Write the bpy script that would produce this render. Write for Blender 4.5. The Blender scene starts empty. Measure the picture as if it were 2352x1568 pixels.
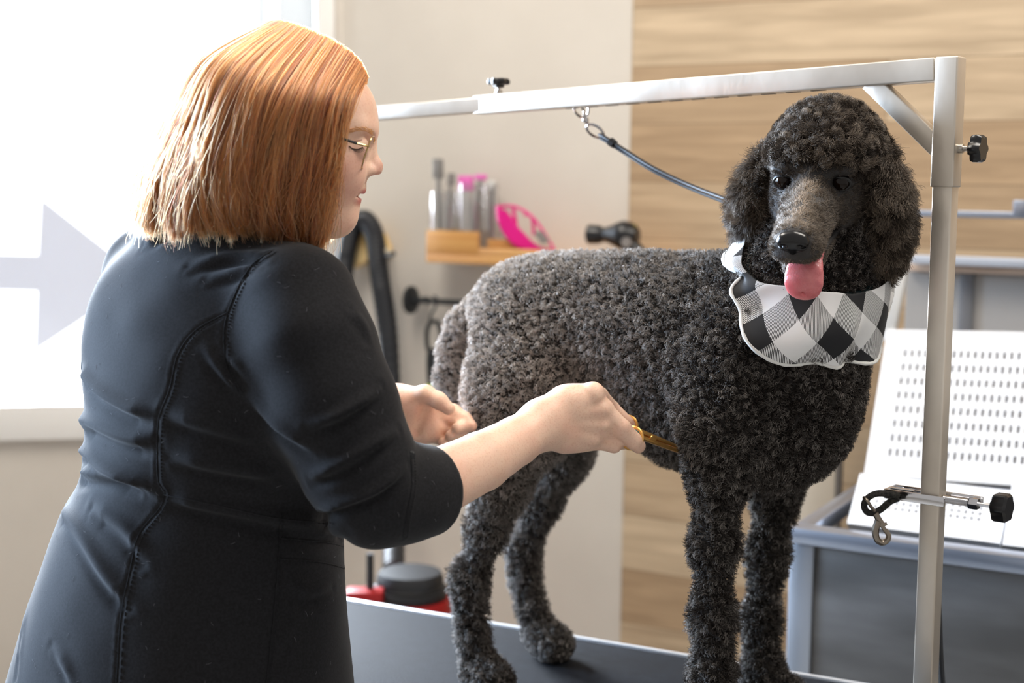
import bpy, bmesh, math, random, os
import numpy as np
from mathutils import Vector, Matrix, Quaternion
from mathutils.bvhtree import BVHTree

# ---------------------------------------------------------------- camera, world, lights
C = bpy.context.scene.collection
scn = bpy.context.scene
CAMZ = 1.47
cam_d = bpy.data.cameras.new('camera'); cam = bpy.data.objects.new('camera', cam_d); C.objects.link(cam)
cam_d.lens = 50; cam_d.sensor_width = 36; cam_d.sensor_fit = 'HORIZONTAL'
CAMR = Matrix.Rotation(math.radians(90 - 6.4), 3, 'X') @ Matrix.Rotation(math.radians(0.63), 3, 'Z')
cam.matrix_world = Matrix.Translation((0, 0, CAMZ)) @ CAMR.to_4x4()
cam_d.dof.use_dof = True; cam_d.dof.focus_distance = 1.68; cam_d.dof.aperture_fstop = 3.2
cam_d.clip_start = 0.05
scn.camera = cam
scn.view_settings.view_transform = 'Standard'; scn.view_settings.look = 'None'
scn.view_settings.gamma = 1; scn.view_settings.use_curve_mapping = False
scn.view_settings.exposure = 0.0
scn.cycles.max_bounces = 8; scn.cycles.transparent_max_bounces = 12
scn.cycles.sample_clamp_indirect = 6
scn.cycles.caustics_reflective = False; scn.cycles.caustics_refractive = False

world = bpy.data.worlds.new('world'); scn.world = world; world.use_nodes = True
wn = world.node_tree
bg = wn.nodes['Background']; bg.inputs[0].default_value = (1.0, 0.965, 0.93, 1); bg.inputs[1].default_value = 0.50

def area(name, loc, target, sx, sy, power, color):
    l = bpy.data.lights.new(name, 'AREA'); l.shape = 'RECTANGLE'; l.size = sx; l.size_y = sy
    l.energy = power; l.color = color
    o = bpy.data.objects.new(name, l); C.objects.link(o)
    o.location = loc
    o.rotation_euler = (Vector(target) - Vector(loc)).to_track_quat('-Z', 'Y').to_euler()
    return o
# daylight falling through the window (stands outside the glass)
area('daylight_through_window', (-1.75, 4.45, 2.0), (-0.1, 1.9, 1.1), 2.2, 1.8, 1250, (0.80, 0.89, 1.0))
area('added_left_side_light', (-3.0, 2.65, 1.8), (-0.45, 1.5, 1.15), 1.6, 1.8, 62, (0.54, 0.73, 1.0)).data.spread = math.radians(58)  # added cool side light for tunic back and rump; no window stands there
# ceiling lamps of the salon
area('ceiling_panel_light', (-0.6, 2.3, 2.9), (-0.4, 2.3, 0), 1.2, 0.6, 34, (1.0, 0.93, 0.84))
area('ceiling_panel_light', (1.0, 1.7, 2.9), (1.0, 1.9, 0), 1.2, 0.6, 34, (1.0, 0.93, 0.84))

# ---------------------------------------------------------------- helpers
F_PX = 50 / 36 * 2352
def ray(px, py):
    d = CAMR @ Vector(((px - 1176) / F_PX, -(py - 784) / F_PX, -1.0))
    return d
def W(px, py, Y):
    """the point at forward distance Y on the line of sight of a pixel of the 2352x1568 frame"""
    d = ray(px, py)
    return Vector((0, 0, CAMZ)) + d * (Y / d.y)
def WZ(px, py, z):
    d = ray(px, py)
    return Vector((0, 0, CAMZ)) + d * ((z - CAMZ) / d.z)
def Wplane(px, py, p0, n):
    d = ray(px, py); o = Vector((0, 0, CAMZ))
    return o + d * ((Vector(p0) - o).dot(n) / d.dot(n))

MATS = {}
def mat(name, color=(0.8, 0.8, 0.8), rough=0.5, metal=0.0, **kw):
    if name in MATS: return MATS[name]
    m = bpy.data.materials.new(name); m.use_nodes = True
    b = m.node_tree.nodes['Principled BSDF']
    b.inputs['Base Color'].default_value = (*color, 1); b.inputs['Roughness'].default_value = rough
    b.inputs['Metallic'].default_value = metal
    for k, v in kw.items():
        b.inputs[k.replace('_', ' ')].default_value = v
    MATS[name] = m
    return m
def nd(m, typ, **kw):
    n = m.node_tree.nodes.new(typ)
    for k, v in kw.items(): setattr(n, k, v)
    return n
def lk(m, a, b): m.node_tree.links.new(a, b)
def noise_color(m, c1, c2, scale=8, detail=4, stretch=(1, 1, 1), lo=0.35, hi=0.65, coord='Object', bump=0, bscale=None, rough=None):
    b = m.node_tree.nodes['Principled BSDF']
    tc = nd(m, 'ShaderNodeTexCoord'); mp = nd(m, 'ShaderNodeMapping'); mp.inputs['Scale'].default_value = stretch
    lk(m, tc.outputs[coord], mp.inputs[0])
    n = nd(m, 'ShaderNodeTexNoise'); n.inputs['Scale'].default_value = scale; n.inputs['Detail'].default_value = detail
    lk(m, mp.outputs[0], n.inputs['Vector'])
    r = nd(m, 'ShaderNodeValToRGB'); r.color_ramp.elements[0].position = lo; r.color_ramp.elements[1].position = hi
    r.color_ramp.elements[0].color = (*c1, 1); r.color_ramp.elements[1].color = (*c2, 1)
    lk(m, n.outputs['Fac'], r.inputs[0]); lk(m, r.outputs[0], b.inputs['Base Color'])
    if bump:
        n2 = nd(m, 'ShaderNodeTexNoise'); n2.inputs['Scale'].default_value = bscale or scale * 4; n2.inputs['Detail'].default_value = 3
        lk(m, mp.outputs[0], n2.inputs['Vector'])
        bp = nd(m, 'ShaderNodeBump'); bp.inputs['Strength'].default_value = bump; bp.inputs['Distance'].default_value = 0.002
        lk(m, n2.outputs['Fac'], bp.inputs['Height']); lk(m, bp.outputs[0], b.inputs['Normal'])
    if rough:
        mr = nd(m, 'ShaderNodeMapRange'); mr.inputs[3].default_value = rough[0]; mr.inputs[4].default_value = rough[1]
        lk(m, n.outputs['Fac'], mr.inputs[0]); lk(m, mr.outputs[0], b.inputs['Roughness'])
    return m

def tag(o, label=None, cat=None, group=None, kind=None):
    if label: o['label'] = label
    if cat: o['category'] = cat
    if group: o['group'] = group
    if kind: o['kind'] = kind
    return o
def empty(name, loc=(0, 0, 0), rz=0):
    o = bpy.data.objects.new(name, None); C.objects.link(o); o.location = loc; o.rotation_euler.z = rz
    o.empty_display_size = 0.05
    return o
def link(name, me, m=None, parent=None):
    o = bpy.data.objects.new(name, me); C.objects.link(o)
    if m is not None: me.materials.append(m)
    if parent is not None:
        o.parent = parent
        bpy.context.view_layer.update()
        o.matrix_parent_inverse = parent.matrix_world.inverted()
    return o
def np_mesh(name, V, F, smooth=True):
    me = bpy.data.meshes.new(name)
    V = np.asarray(V, dtype=np.float32); F = np.asarray(F, dtype=np.int32)
    n = F.shape[1]
    me.vertices.add(len(V)); me.vertices.foreach_set('co', V.ravel())
    me.loops.add(F.size); me.loops.foreach_set('vertex_index', F.ravel())
    me.polygons.add(len(F)); me.polygons.foreach_set('loop_start', np.arange(0, F.size, n, dtype=np.int32))
    me.polygons.foreach_set('loop_total', np.full(len(F), n, dtype=np.int32))
    me.update(calc_edges=True); me.validate()
    if smooth: me.polygons.foreach_set('use_smooth', np.ones(len(me.polygons), dtype=bool))
    return me

class MB:
    """collects simple shapes in one bmesh (world coordinates)"""
    def __init__(s): s.bm = bmesh.new()
    def frame(s, c, ax, ay, az):
        M = Matrix.Identity(4)
        for i, a in enumerate((ax, ay, az)):
            M[0][i], M[1][i], M[2][i] = a[0], a[1], a[2]
        M.translation = Vector(c); return M
    def box(s, c, size, M=None, bevel=0.0, seg=2):
        r = bmesh.ops.create_cube(s.bm, size=1.0)
        vs = r['verts']
        bmesh.ops.scale(s.bm, vec=size, verts=vs)
        if bevel > 0:
            es = list({e for v in vs for e in v.link_edges})
            rb = bmesh.ops.bevel(s.bm, geom=es, offset=bevel, segments=seg, profile=0.5, affect='EDGES')
            vs = list({v for v in rb['verts']} | {v for v in vs if v.is_valid})
        if M is None: M = Matrix.Translation(Vector(c))
        else: M = M @ Matrix.Translation(Vector(c))
        bmesh.ops.transform(s.bm, matrix=M, verts=vs)
        return s
    def bar(s, a, b, w, h, up=(0, 0, 1), bevel=0.002):
        a, b = Vector(a), Vector(b); d = b - a; L = d.length; x = d / L
        y = Vector(up).cross(x).normalized(); z = x.cross(y)
        M = s.frame((a + b) / 2, x, y, z)
        return s.box((0, 0, 0), (L, w, h), M, bevel)
    def tube(s, pts, rad, seg=12, closed=False, caps=True, flat=1.0):
        pts = [Vector(p) for p in pts]; n = len(pts)
        rads = rad if isinstance(rad, (list, tuple)) else [rad] * n
        rings = []; up = None
        for i, p in enumerate(pts):
            if closed: t = (pts[(i + 1) % n] - pts[i - 1])
            else: t = (pts[min(i + 1, n - 1)] - pts[max(i - 1, 0)])
            t.normalize()
            if up is None:
                up = t.orthogonal().normalized() if abs(t.z) > 0.9 else Vector((0, 0, 1)).cross(t).cross(t).normalized() * -1
            u = (up - t * up.dot(t)).normalized(); up = u
            v = t.cross(u)
            rings.append([s.bm.verts.new(p + (u * math.cos(k * 2 * math.pi / seg) * flat + v * math.sin(k * 2 * math.pi / seg)) * rads[i]) for k in range(seg)])
        m = n if closed else n - 1
        for i in range(m):
            A, B = rings[i], rings[(i + 1) % n]
            for k in range(seg):
                s.bm.faces.new((A[k], A[(k + 1) % seg], B[(k + 1) % seg], B[k]))
        if caps and not closed:
            s.bm.faces.new(rings[0][::-1]); s.bm.faces.new(rings[-1])
        return s
    def lathe(s, prof, M=None, seg=24, capped=True, lobes=0, lobe=0.0):
        """prof: (r, z) pairs along local z"""
        M = M or Matrix.Identity(4); rings = []
        for r, z in prof:
            ring = []
            for k in range(seg):
                a = k * 2 * math.pi / seg
                rr = r * (1 + (lobe * math.cos(lobes * a) if lobes else 0))
                ring.append(s.bm.verts.new(M @ Vector((rr * math.cos(a), rr * math.sin(a), z))))
            rings.append(ring)
        for A, B in zip(rings, rings[1:]):
            for k in range(seg): s.bm.faces.new((A[k], A[(k + 1) % seg], B[(k + 1) % seg], B[k]))
        if capped:
            s.bm.faces.new(rings[0][::-1]); s.bm.faces.new(rings[-1])
        return s
    def prism(s, poly, M, depth, bevel=0):
        """2-D outline in local xy, extruded along local z"""
        f = s.bm.faces.new([s.bm.verts.new((x, y, 0)) for x, y in poly])
        r = bmesh.ops.extrude_face_region(s.bm, geom=[f])
        top = [v for v in r['geom'] if isinstance(v, bmesh.types.BMVert)]
        bmesh.ops.translate(s.bm, verts=top, vec=(0, 0, depth))
        vs = list(set(top) | set(f.verts))
        bmesh.ops.transform(s.bm, matrix=M, verts=vs)
        return s
    def build(s, name, m=None, parent=None, smooth=True, angle=35):
        bmesh.ops.recalc_face_normals(s.bm, faces=s.bm.faces)
        me = bpy.data.meshes.new(name); s.bm.to_mesh(me); s.bm.free()
        if smooth:
            me.polygons.foreach_set('use_smooth', np.ones(len(me.polygons), dtype=bool))
            try: me.set_sharp_from_angle(angle=math.radians(angle))
            except Exception: pass
        return link(name, me, m, parent)
def axis_frame(c, z, up=(0, 0, 1)):
    z = Vector(z).normalized(); x = Vector(up).cross(z)
    if x.length < 1e-4: x = Vector((1, 0, 0))
    x.normalize(); y = z.cross(x)
    return MB.frame(None, c, x, y, z)
def spline(pts, n):
    """Catmull-Rom through the points"""
    P = np.array([list(p) for p in pts], dtype=float); m = len(P)
    t = np.linspace(0, m - 1, n); i = np.clip(t.astype(int), 0, m - 2); f = (t - i)[:, None]
    g = lambda k: P[np.clip(i + k, 0, m - 1)]
    p0, p1, p2, p3 = g(-1), g(0), g(1), g(2)
    return 0.5 * ((2 * p1) + (-p0 + p2) * f + (2 * p0 - 5 * p1 + 4 * p2 - p3) * f ** 2 + (-p0 + 3 * p1 - 3 * p2 + p3) * f ** 3)

# ---- numpy noise
def hash3(i, j, k, s=0):
    h = (i * 374761393 + j * 668265263 + k * 1274126177 + s * 974711) & 0xffffffff
    h = ((h ^ (h >> 13)) * 1274126177) & 0xffffffff
    h = ((h ^ (h >> 16)) * 2246822519) & 0xffffffff
    return ((h ^ (h >> 13)) & 0xffffff) / float(0xffffff)
def vnoise(P, scale, s=0):
    Q = np.asarray(P, dtype=np.float64) * scale; I = np.floor(Q).astype(np.int64); f = Q - I; f = f * f * (3 - 2 * f)
    r = 0
    for a in (0, 1):
        for b in (0, 1):
            for c in (0, 1):
                w = (f[:, 0] if a else 1 - f[:, 0]) * (f[:, 1] if b else 1 - f[:, 1]) * (f[:, 2] if c else 1 - f[:, 2])
                r = r + w * hash3(I[:, 0] + a, I[:, 1] + b, I[:, 2] + c, s)
    return r * 2 - 1
def clump_points(P, cell, s=0):
    """nearest jittered lattice point for each P"""
    Q = P / cell; I = np.floor(Q).astype(np.int64)
    best = np.full(len(P), 1e9); out = np.zeros_like(P); rid = np.zeros(len(P))
    for a in (-1, 0, 1):
        for b in (-1, 0, 1):
            for c in (-1, 0, 1):
                i, j, k = I[:, 0] + a, I[:, 1] + b, I[:, 2] + c
                X = np.stack([i + hash3(i, j, k, s + 1), j + hash3(i, j, k, s + 2), k + hash3(i, j, k, s + 3)], 1)
                d = ((X - Q) ** 2).sum(1); m = d < best
                best[m] = d[m]; out[m] = X[m]; rid[m] = hash3(i, j, k, s + 7)[m]
    return out * cell, rid

# ---- signed distance modelling
class SDF:
    def __init__(s): s.p = []
    def add(s, fn, c, R, k=0.02, op='u'): s.p.append((fn, np.array(list(c), dtype=float), R, k, op)); return s
    def cone(s, a, b, ra, rb, k=0.02, op='u'):
        a = np.array(list(a), float); b = np.array(list(b), float); ab = b - a; L2 = max(ab.dot(ab), 1e-12)
        def fn(P):
            t = np.clip(((P - a) @ ab) / L2, 0, 1)
            return np.sqrt(((P - a - t[:, None] * ab) ** 2).sum(1)) - (ra + (rb - ra) * t)
        return s.add(fn, (a + b) / 2, math.sqrt(L2) / 2 + max(ra, rb), k, op)
    def chain(s, pts, rads, k=0.02, op='u'):
        for i in range(len(pts) - 1): s.cone(pts[i], pts[i + 1], rads[i], rads[i + 1], k, op)
        return s
    def ell(s, c, r, axes=None, k=0.02, op='u'):
        c = np.array(list(c), float); r = np.array(r, float)
        A = np.eye(3) if axes is None else np.array([list(a) for a in axes], float)
        def fn(P):
            q = (P - c) @ A.T; k0 = np.sqrt(((q / r) ** 2).sum(1)); k1 = np.sqrt(((q / (r * r)) ** 2).sum(1)) + 1e-9
            return k0 * (k0 - 1) / k1
        return s.add(fn, c, max(r), k, op)
    def __call__(s, P, bb=None):
        d = np.full(len(P), 0.5)
        for fn, c, R, k, op in s.p:
            if bb is not None:
                q = np.maximum(np.maximum(bb[0] - c, c - bb[1]), 0)
                if math.sqrt(q.dot(q)) > R * 1.05 + k + 0.02: continue
            e = fn(P)
            if op == 'u':
                h = np.maximum(k - np.abs(d - e), 0) / k; d = np.minimum(d, e) - h * h * k * 0.25
            elif op == 's':
                h = np.maximum(k - np.abs(d + e), 0) / k; d = np.maximum(d, -e) + h * h * k * 0.25
            else:
                h = np.maximum(k - np.abs(d - e), 0) / k; d = np.maximum(d, e) + h * h * k * 0.25
        return d
def polygonize(f, lo, hi, h):
    lo = np.array(lo, float); hi = np.array(hi, float); B = 8
    nb = np.ceil((hi - lo) / (B * h)).astype(int)
    I = np.stack(np.meshgrid(*[np.arange(n) for n in nb], indexing='ij'), -1).reshape(-1, 3)
    d = f(lo + (I + 0.5) * B * h)
    I = I[np.abs(d) < B * h * 1.35 + h]
    g = np.stack(np.meshgrid(*[np.arange(B + 1)] * 3, indexing='ij'), -1).reshape(-1, 3)
    vals = np.zeros((len(I), B + 1, B + 1, B + 1))
    key = (I // 3); order = np.lexsort((key[:, 2], key[:, 1], key[:, 0])); I = I[order]; key = key[order]
    st = np.flatnonzero(np.r_[True, (np.diff(key, axis=0) != 0).any(1)]); en = np.r_[st[1:], len(I)]
    for a, b in zip(st, en):
        P = (lo + (I[a:b, None, :] * B + g[None]) * h).reshape(-1, 3)
        vals[a:b] = f(P, (P.min(0), P.max(0))).reshape(b - a, B + 1, B + 1, B + 1)
    N = nb * B + 2
    ins = vals < 0
    s = sum(ins[:, a:a + B, b:b + B, c:c + B].astype(np.int8) for a in (0, 1) for b in (0, 1) for c in (0, 1))
    bi, ci, cj, ck = np.nonzero((s > 0) & (s < 8))
    cell = I[bi] * B + np.stack([ci, cj, ck], 1)
    acc = np.zeros((len(bi), 3)); cnt = np.zeros(len(bi))
    for ax in range(3):
        o1, o2 = [x for x in range(3) if x != ax]
        for a in (0, 1):
            for b in (0, 1):
                off = [0, 0, 0]; off[o1] = a; off[o2] = b; off2 = list(off); off2[ax] = 1
                v0 = vals[bi, ci + off[0], cj + off[1], ck + off[2]]; v1 = vals[bi, ci + off2[0], cj + off2[1], ck + off2[2]]
                m = (v0 < 0) != (v1 < 0); t = np.where(m, v0 / np.where(m, v0 - v1, 1), 0)
                p = np.zeros((len(bi), 3)); p[:] = off; p[:, ax] = t
                acc += p * m[:, None]; cnt += m
    V = lo + (cell + acc / cnt[:, None]) * h
    cid = (cell[:, 0] * N[1] + cell[:, 1]) * N[2] + cell[:, 2]
    so = np.argsort(cid); cs = cid[so]
    quads = []
    for ax in range(3):
        o1, o2 = (ax + 1) % 3, (ax + 2) % 3
        sl0 = [slice(0, B)] * 3; sl1 = [slice(0, B)] * 3; sl1[ax] = slice(1, B + 1)
        A = ins[(slice(None), *sl0)]; D = ins[(slice(None), *sl1)]
        bi2, i, j, k = np.nonzero(A != D)
        e = I[bi2] * B + np.stack([i, j, k], 1); pos = A[bi2, i, j, k]
        q = []; ok = np.ones(len(e), bool)
        for a, b in ((0, 0), (-1, 0), (-1, -1), (0, -1)):
            c2 = e.copy(); c2[:, o1] += a; c2[:, o2] += b
            key2 = (c2[:, 0] * N[1] + c2[:, 1]) * N[2] + c2[:, 2]
            w = np.clip(np.searchsorted(cs, key2), 0, len(cs) - 1); ok &= cs[w] == key2; q.append(so[w])
        q = np.stack(q, 1)[ok]; pos = pos[ok]
        q[~pos] = q[~pos][:, ::-1]
        quads.append(q)
    return V, np.concatenate(quads)
def vert_normals(V, F):
    n = np.cross(V[F[:, 2]] - V[F[:, 0]], V[F[:, 3]] - V[F[:, 1]])
    N = np.zeros_like(V)
    for c in range(4): np.add.at(N, F[:, c], n)
    return N / (np.linalg.norm(N, axis=1)[:, None] + 1e-12)
def sample_surface(V, F, n, rng):
    a = np.linalg.norm(np.cross(V[F[:, 2]] - V[F[:, 0]], V[F[:, 3]] - V[F[:, 1]]), axis=1)
    idx = rng.choice(len(F), n, p=a / a.sum())
    N = vert_normals(V, F)
    u, v = rng.random(n)[:, None], rng.random(n)[:, None]; q = F[idx]
    L = lambda X: (X[q[:, 0]] * (1 - u) + X[q[:, 1]] * u) * (1 - v) + (X[q[:, 3]] * (1 - u) + X[q[:, 2]] * u) * v
    Nn = L(N); return L(V), Nn / (np.linalg.norm(Nn, axis=1)[:, None] + 1e-12)
def hair_curves(name, pts, rad, m, parent=None, shade=None):
    """pts (n, k, 3); rad (k,) or (n,k)"""
    n, k, _ = pts.shape
    cu = bpy.data.hair_curves.new(name); cu.add_curves([k] * n)
    cu.points.foreach_set('position', np.ascontiguousarray(pts, dtype=np.float32).ravel())
    r = np.broadcast_to(rad, (n, k)).astype(np.float32).ravel()
    cu.points.foreach_set('radius', np.ascontiguousarray(r))
    if shade is not None:
        at = cu.attributes.new('shade', 'FLOAT', 'CURVE'); at.data.foreach_set('value', np.ascontiguousarray(shade, dtype=np.float32))
    return link(name, cu, m, parent)
def srgb(r, g, b):
    f = lambda c: (c / 255 / 12.92) if c / 255 <= 0.04045 else ((c / 255 + 0.055) / 1.055) ** 2.4
    return (f(r), f(g), f(b))
# ---------------------------------------------------------------- room
WU = Vector((math.cos(math.radians(28)), -math.sin(math.radians(28)), 0))      # along the back wall, to the right
WN = Vector((-WU.y * -1 * -1, 0, 0)); WN = Vector((WU.y, -WU.x, 0))            # towards the room
WN = WN if WN.y < 0 else -WN
WP = Vector((0.264, 3.4, 0))
def BW(px, py, off=0.0):
    """point on the back wall (or on a plane standing off it) seen at a pixel"""
    return Wplane(px, py, WP + WN * off, WN)
def wall_frame(p): return MB.frame(None, p, WU, WN * -1, Vector((0, 0, 1)))
wall_paint = noise_color(mat('wall_paint', rough=0.7), srgb(208, 201, 191), srgb(215, 208, 198), scale=3)
corner = BW(786, 0, 0); corner.z = 0
join = BW(1440, 784, 0); join.z = 0
def wall_box(name, a, b, z0, z1, th, m):
    a, b = Vector(a), Vector(b); L = (b - a).length; x = (b - a) / L; y = Vector((0, 0, 1)).cross(x)
    me = bpy.data.meshes.new(name); bm = bmesh.new(); bmesh.ops.create_cube(bm, size=1)
    bmesh.ops.scale(bm, vec=(L, th, z1 - z0), verts=bm.verts); bmesh.ops.translate(bm, vec=(L / 2, th / 2, (z1 - z0) / 2), verts=bm.verts)
    bm.to_mesh(me); bm.free()
    o = link(name, me, m); o.matrix_world = MB.frame(None, (a.x, a.y, z0), x, y, Vector((0, 0, 1)))
    return o
CEIL = 3.0
o = wall_box('wall_back', corner, join, 0, CEIL, 0.12, wall_paint); tag(o, kind='structure')
# vinyl plank cladding
wood = mat('plank_wood', rough=0.55)
def plank_mat(m, cols, roww, length):
    b = m.node_tree.nodes['Principled BSDF']
    tc = nd(m, 'ShaderNodeTexCoord'); sep = nd(m, 'ShaderNodeSeparateXYZ'); lk(m, tc.outputs['Object'], sep.inputs[0])
    cb = nd(m, 'ShaderNodeCombineXYZ'); lk(m, sep.outputs['X'], cb.inputs['X']); lk(m, sep.outputs['Z'], cb.inputs['Y'])
    def brick(c1, c2, off):
        br = nd(m, 'ShaderNodeTexBrick'); br.offset = off; br.inputs['Scale'].default_value = 1
        br.inputs['Brick Width'].default_value = length; br.inputs['Row Height'].default_value = roww
        br.inputs['Mortar Size'].default_value = 0.0012; br.inputs['Bias'].default_value = 0
        br.inputs['Color1'].default_value = (*c1, 1); br.inputs['Color2'].default_value = (*c2, 1)
        br.inputs['Mortar'].default_value = (*[x * 0.55 for x in c1], 1); lk(m, cb.outputs[0], br.inputs['Vector']); return br
    br = brick(cols[0], cols[1], 0.37)
    mp = nd(m, 'ShaderNodeMapping'); mp.inputs['Scale'].default_value = (1.3, 1.3, 16); lk(m, tc.outputs['Object'], mp.inputs[0])
    n = nd(m, 'ShaderNodeTexNoise'); n.inputs['Scale'].default_value = 2.6; n.inputs['Detail'].default_value = 6; n.inputs['Distortion'].default_value = 0.6
    lk(m, mp.outputs[0], n.inputs['Vector'])
    r = nd(m, 'ShaderNodeValToRGB'); r.color_ramp.elements[0].position = 0.3; r.color_ramp.elements[1].position = 0.7
    r.color_ramp.elements[0].color = (0.76, 0.73, 0.70, 1); r.color_ramp.elements[1].color = (1.08, 1.07, 1.06, 1)
    lk(m, n.outputs['Fac'], r.inputs[0])
    mx = nd(m, 'ShaderNodeMix', data_type='RGBA', blend_type='MULTIPLY'); mx.inputs[0].default_value = 1
    lk(m, br.outputs['Color'], mx.inputs[6]); lk(m, r.outputs[0], mx.inputs[7]); lk(m, mx.outputs[2], b.inputs['Base Color'])
plank_mat(wood, [srgb(176, 149, 117), srgb(205, 184, 155)], 0.134, 0.95)
o = wall_box('wall_right', join - WN * -0.004, join + WU * 3.4, 0.0, CEIL, 0.12, wood); tag(o, kind='structure')
floor_m = noise_color(mat('floor_vinyl', rough=0.5), srgb(150, 145, 138), srgb(165, 160, 152), scale=6)
fl = MB(); fl.box((0, 2.0, -0.03), (9, 8, 0.06)); o = fl.build('floor', floor_m, smooth=False); tag(o, kind='structure')

# window wall, at an angle to the back wall
ang = math.radians(11)
VU = Vector((math.cos(ang), math.sin(ang), 0)); VN = Vector((VU.y, -VU.x, 0))
def VW(px, py, off=0.0): return Wplane(px, py, corner + VN * off, VN)
wz0 = VW(90, 1006).z; wz1 = 2.45
wr = (VW(768, 60) - corner).dot(VU)            # right edge of the window frame, measured from the corner
wl = (VW(-420, 700) - corner).dot(VU)
def vpt(s, z, off=0.0): p = corner + VU * s + VN * off; p.z = z; return p
o = wall_box('wall_left', vpt(wl - 1.2, 0), vpt(0, 0), 0, wz0, 0.12, wall_paint); tag(o, kind='structure')
o = wall_box('wall_left', vpt(wl - 1.2, 0), vpt(0, 0), wz1, CEIL, 0.12, wall_paint); tag(o, kind='structure')
o = wall_box('wall_left', vpt(wl - 1.2, 0), vpt(wl, 0), wz0, wz1, 0.12, wall_paint); tag(o, kind='structure')
o = wall_box('wall_left', vpt(wr, 0), vpt(0.0, 0), wz0, wz1, 0.12, wall_paint); tag(o, kind='structure')
white_paint = mat('white_frame_paint', srgb(238, 236, 232), rough=0.35)
win = empty('window_1', vpt((wl + wr) / 2, wz0)); tag(win, kind='structure')
fw = 0.045
fh = VW(90, 926).z - wz0
def wbar(name, s0, s1, z0, z1, off0, off1, m, parent=win):
    b = MB(); b.box((0, 0, 0), (s1 - s0, off1 - off0, z1 - z0), MB.frame(None, vpt((s0 + s1) / 2, (z0 + z1) / 2, (off0 + off1) / 2), VU, VN * -1, Vector((0, 0, 1))), bevel=0.003)
    return b.build(name, m, parent)
wbar('window_sill', wl, wr, wz0, wz0 + fh, -0.10, 0.03, white_paint)
wbar('window_head', wl, wr, wz1 - 0.08, wz1, -0.10, 0.02, white_paint)
wbar('window_jamb', wr - fw, wr, wz0 + fh, wz1 - 0.08, -0.10, 0.02, white_paint)
wbar('window_jamb', wl, wl + fw, wz0 + fh, wz1 - 0.08, -0.10, 0.02, white_paint)
sash_m = mat('pale_sash_paint', srgb(226, 236, 246), rough=0.4)
wbar('window_sash', wr - fw - 0.10, wr - fw - 0.004, wz0 + fh, wz1 - 0.08, -0.09, -0.05, sash_m)
wbar('window_mullion', wr - fw - 0.155, wr - fw - 0.13, wz0 + fh, wz1 - 0.08, -0.09, -0.06, sash_m)
glass = bpy.data.materials.new('window_glass'); glass.use_nodes = True
gt = glass.node_tree; gt.nodes.clear()
go_ = gt.nodes.new('ShaderNodeOutputMaterial'); gm = gt.nodes.new('ShaderNodeMixShader'); gtr = gt.nodes.new('ShaderNodeBsdfTransparent')
gg = gt.nodes.new('ShaderNodeBsdfGlossy'); gg.inputs['Roughness'].default_value = 0.02
gf = gt.nodes.new('ShaderNodeFresnel'); gf.inputs[0].default_value = 1.3
gt.links.new(gf.outputs[0], gm.inputs[0]); gt.links.new(gtr.outputs[0], gm.inputs[1]); gt.links.new(gg.outputs[0], gm.inputs[2]); gt.links.new(gm.outputs[0], go_.inputs[0])
wbar('glass_pane', wl + fw, wr - fw - 0.10, wz0 + fh, wz1 - 0.08, -0.075, -0.071, glass)
# bright overcast sky and street behind the glass
sky = bpy.data.materials.new('overcast_glow'); sky.use_nodes = True; sn = sky.node_tree; sn.nodes.clear()
so_ = sn.nodes.new('ShaderNodeOutputMaterial'); se = sn.nodes.new('ShaderNodeEmission'); se.inputs[0].default_value = (0.98, 0.99, 1.0, 1); se.inputs[1].default_value = 2.6; sn.links.new(se.outputs[0], so_.inputs[0])
sk = MB(); skc = vpt((wl + wr) / 2, 1.6, -2.6); sk.box((0, 0, 0), (9, 0.02, 5), MB.frame(None, skc, VU, VN * -1, Vector((0, 0, 1)))); o = sk.build('outdoor_sky', sky, None, smooth=False); tag(o, kind='structure')
# big arrow decal and faint lettering on the glass
film = mat('pale_decal_film', srgb(206, 208, 216), rough=0.5)
film.node_tree.nodes['Principled BSDF'].inputs['Alpha'].default_value = 0.84
def VP(px, py): 
    p = VW(px, py, -0.068); return ((p - corner).dot(VU), p.z)
arrow = [(-260, 580), (88, 586), (95, 455), (330, 640), (80, 806), (86, 668), (-260, 660)]
b = MB(); M = MB.frame(None, vpt(0, 0, -0.068), VU, Vector((0, 0, 1)), VN)
b.prism([VP(*p) for p in arrow], M, 0.0006)
b.build('arrow_decal', film, win, smooth=False)
let = mat('faint_letter_film', srgb(238, 242, 246), rough=0.6); let.node_tree.nodes['Principled BSDF'].inputs['Alpha'].default_value = 0.68
def letter(ch, px, py, hpx):
    s0, z0 = VP(px, py); s1, z1 = VP(px, py - hpx)
    cu = bpy.data.curves.new('window_letter', 'FONT'); cu.body = ch; cu.size = (z1 - z0) * 1.45; cu.extrude = 0.0003; cu.align_x = 'CENTER'
    o = bpy.data.objects.new('tmp', cu); C.objects.link(o)
    bpy.context.view_layer.update()
    me = bpy.data.meshes.new_from_object(o.evaluated_get(bpy.context.evaluated_depsgraph_get())); bpy.data.objects.remove(o)
    M = MB.frame(None, vpt(s0, z0, -0.069), VU, Vector((0, 0, 1)), VN)
    me.transform(M)
    ob = link('window_letter', me, let, win)
for ch, px, py, hh in (('o', 8, 180, 92), ('t', 86, 192, 105), ('t', 140, 205, 105), ('s', 208, 213, 80), ('l', 268, 217, 108), ('i', 304, 222, 90), ('n', 352, 230, 70),
                       ('o', 4, 385, 92), ('s', 150, 400, 80), ('t', 217, 405, 100), ('r', 280, 412, 70)):
    letter(ch, px, py, hh)

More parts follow.
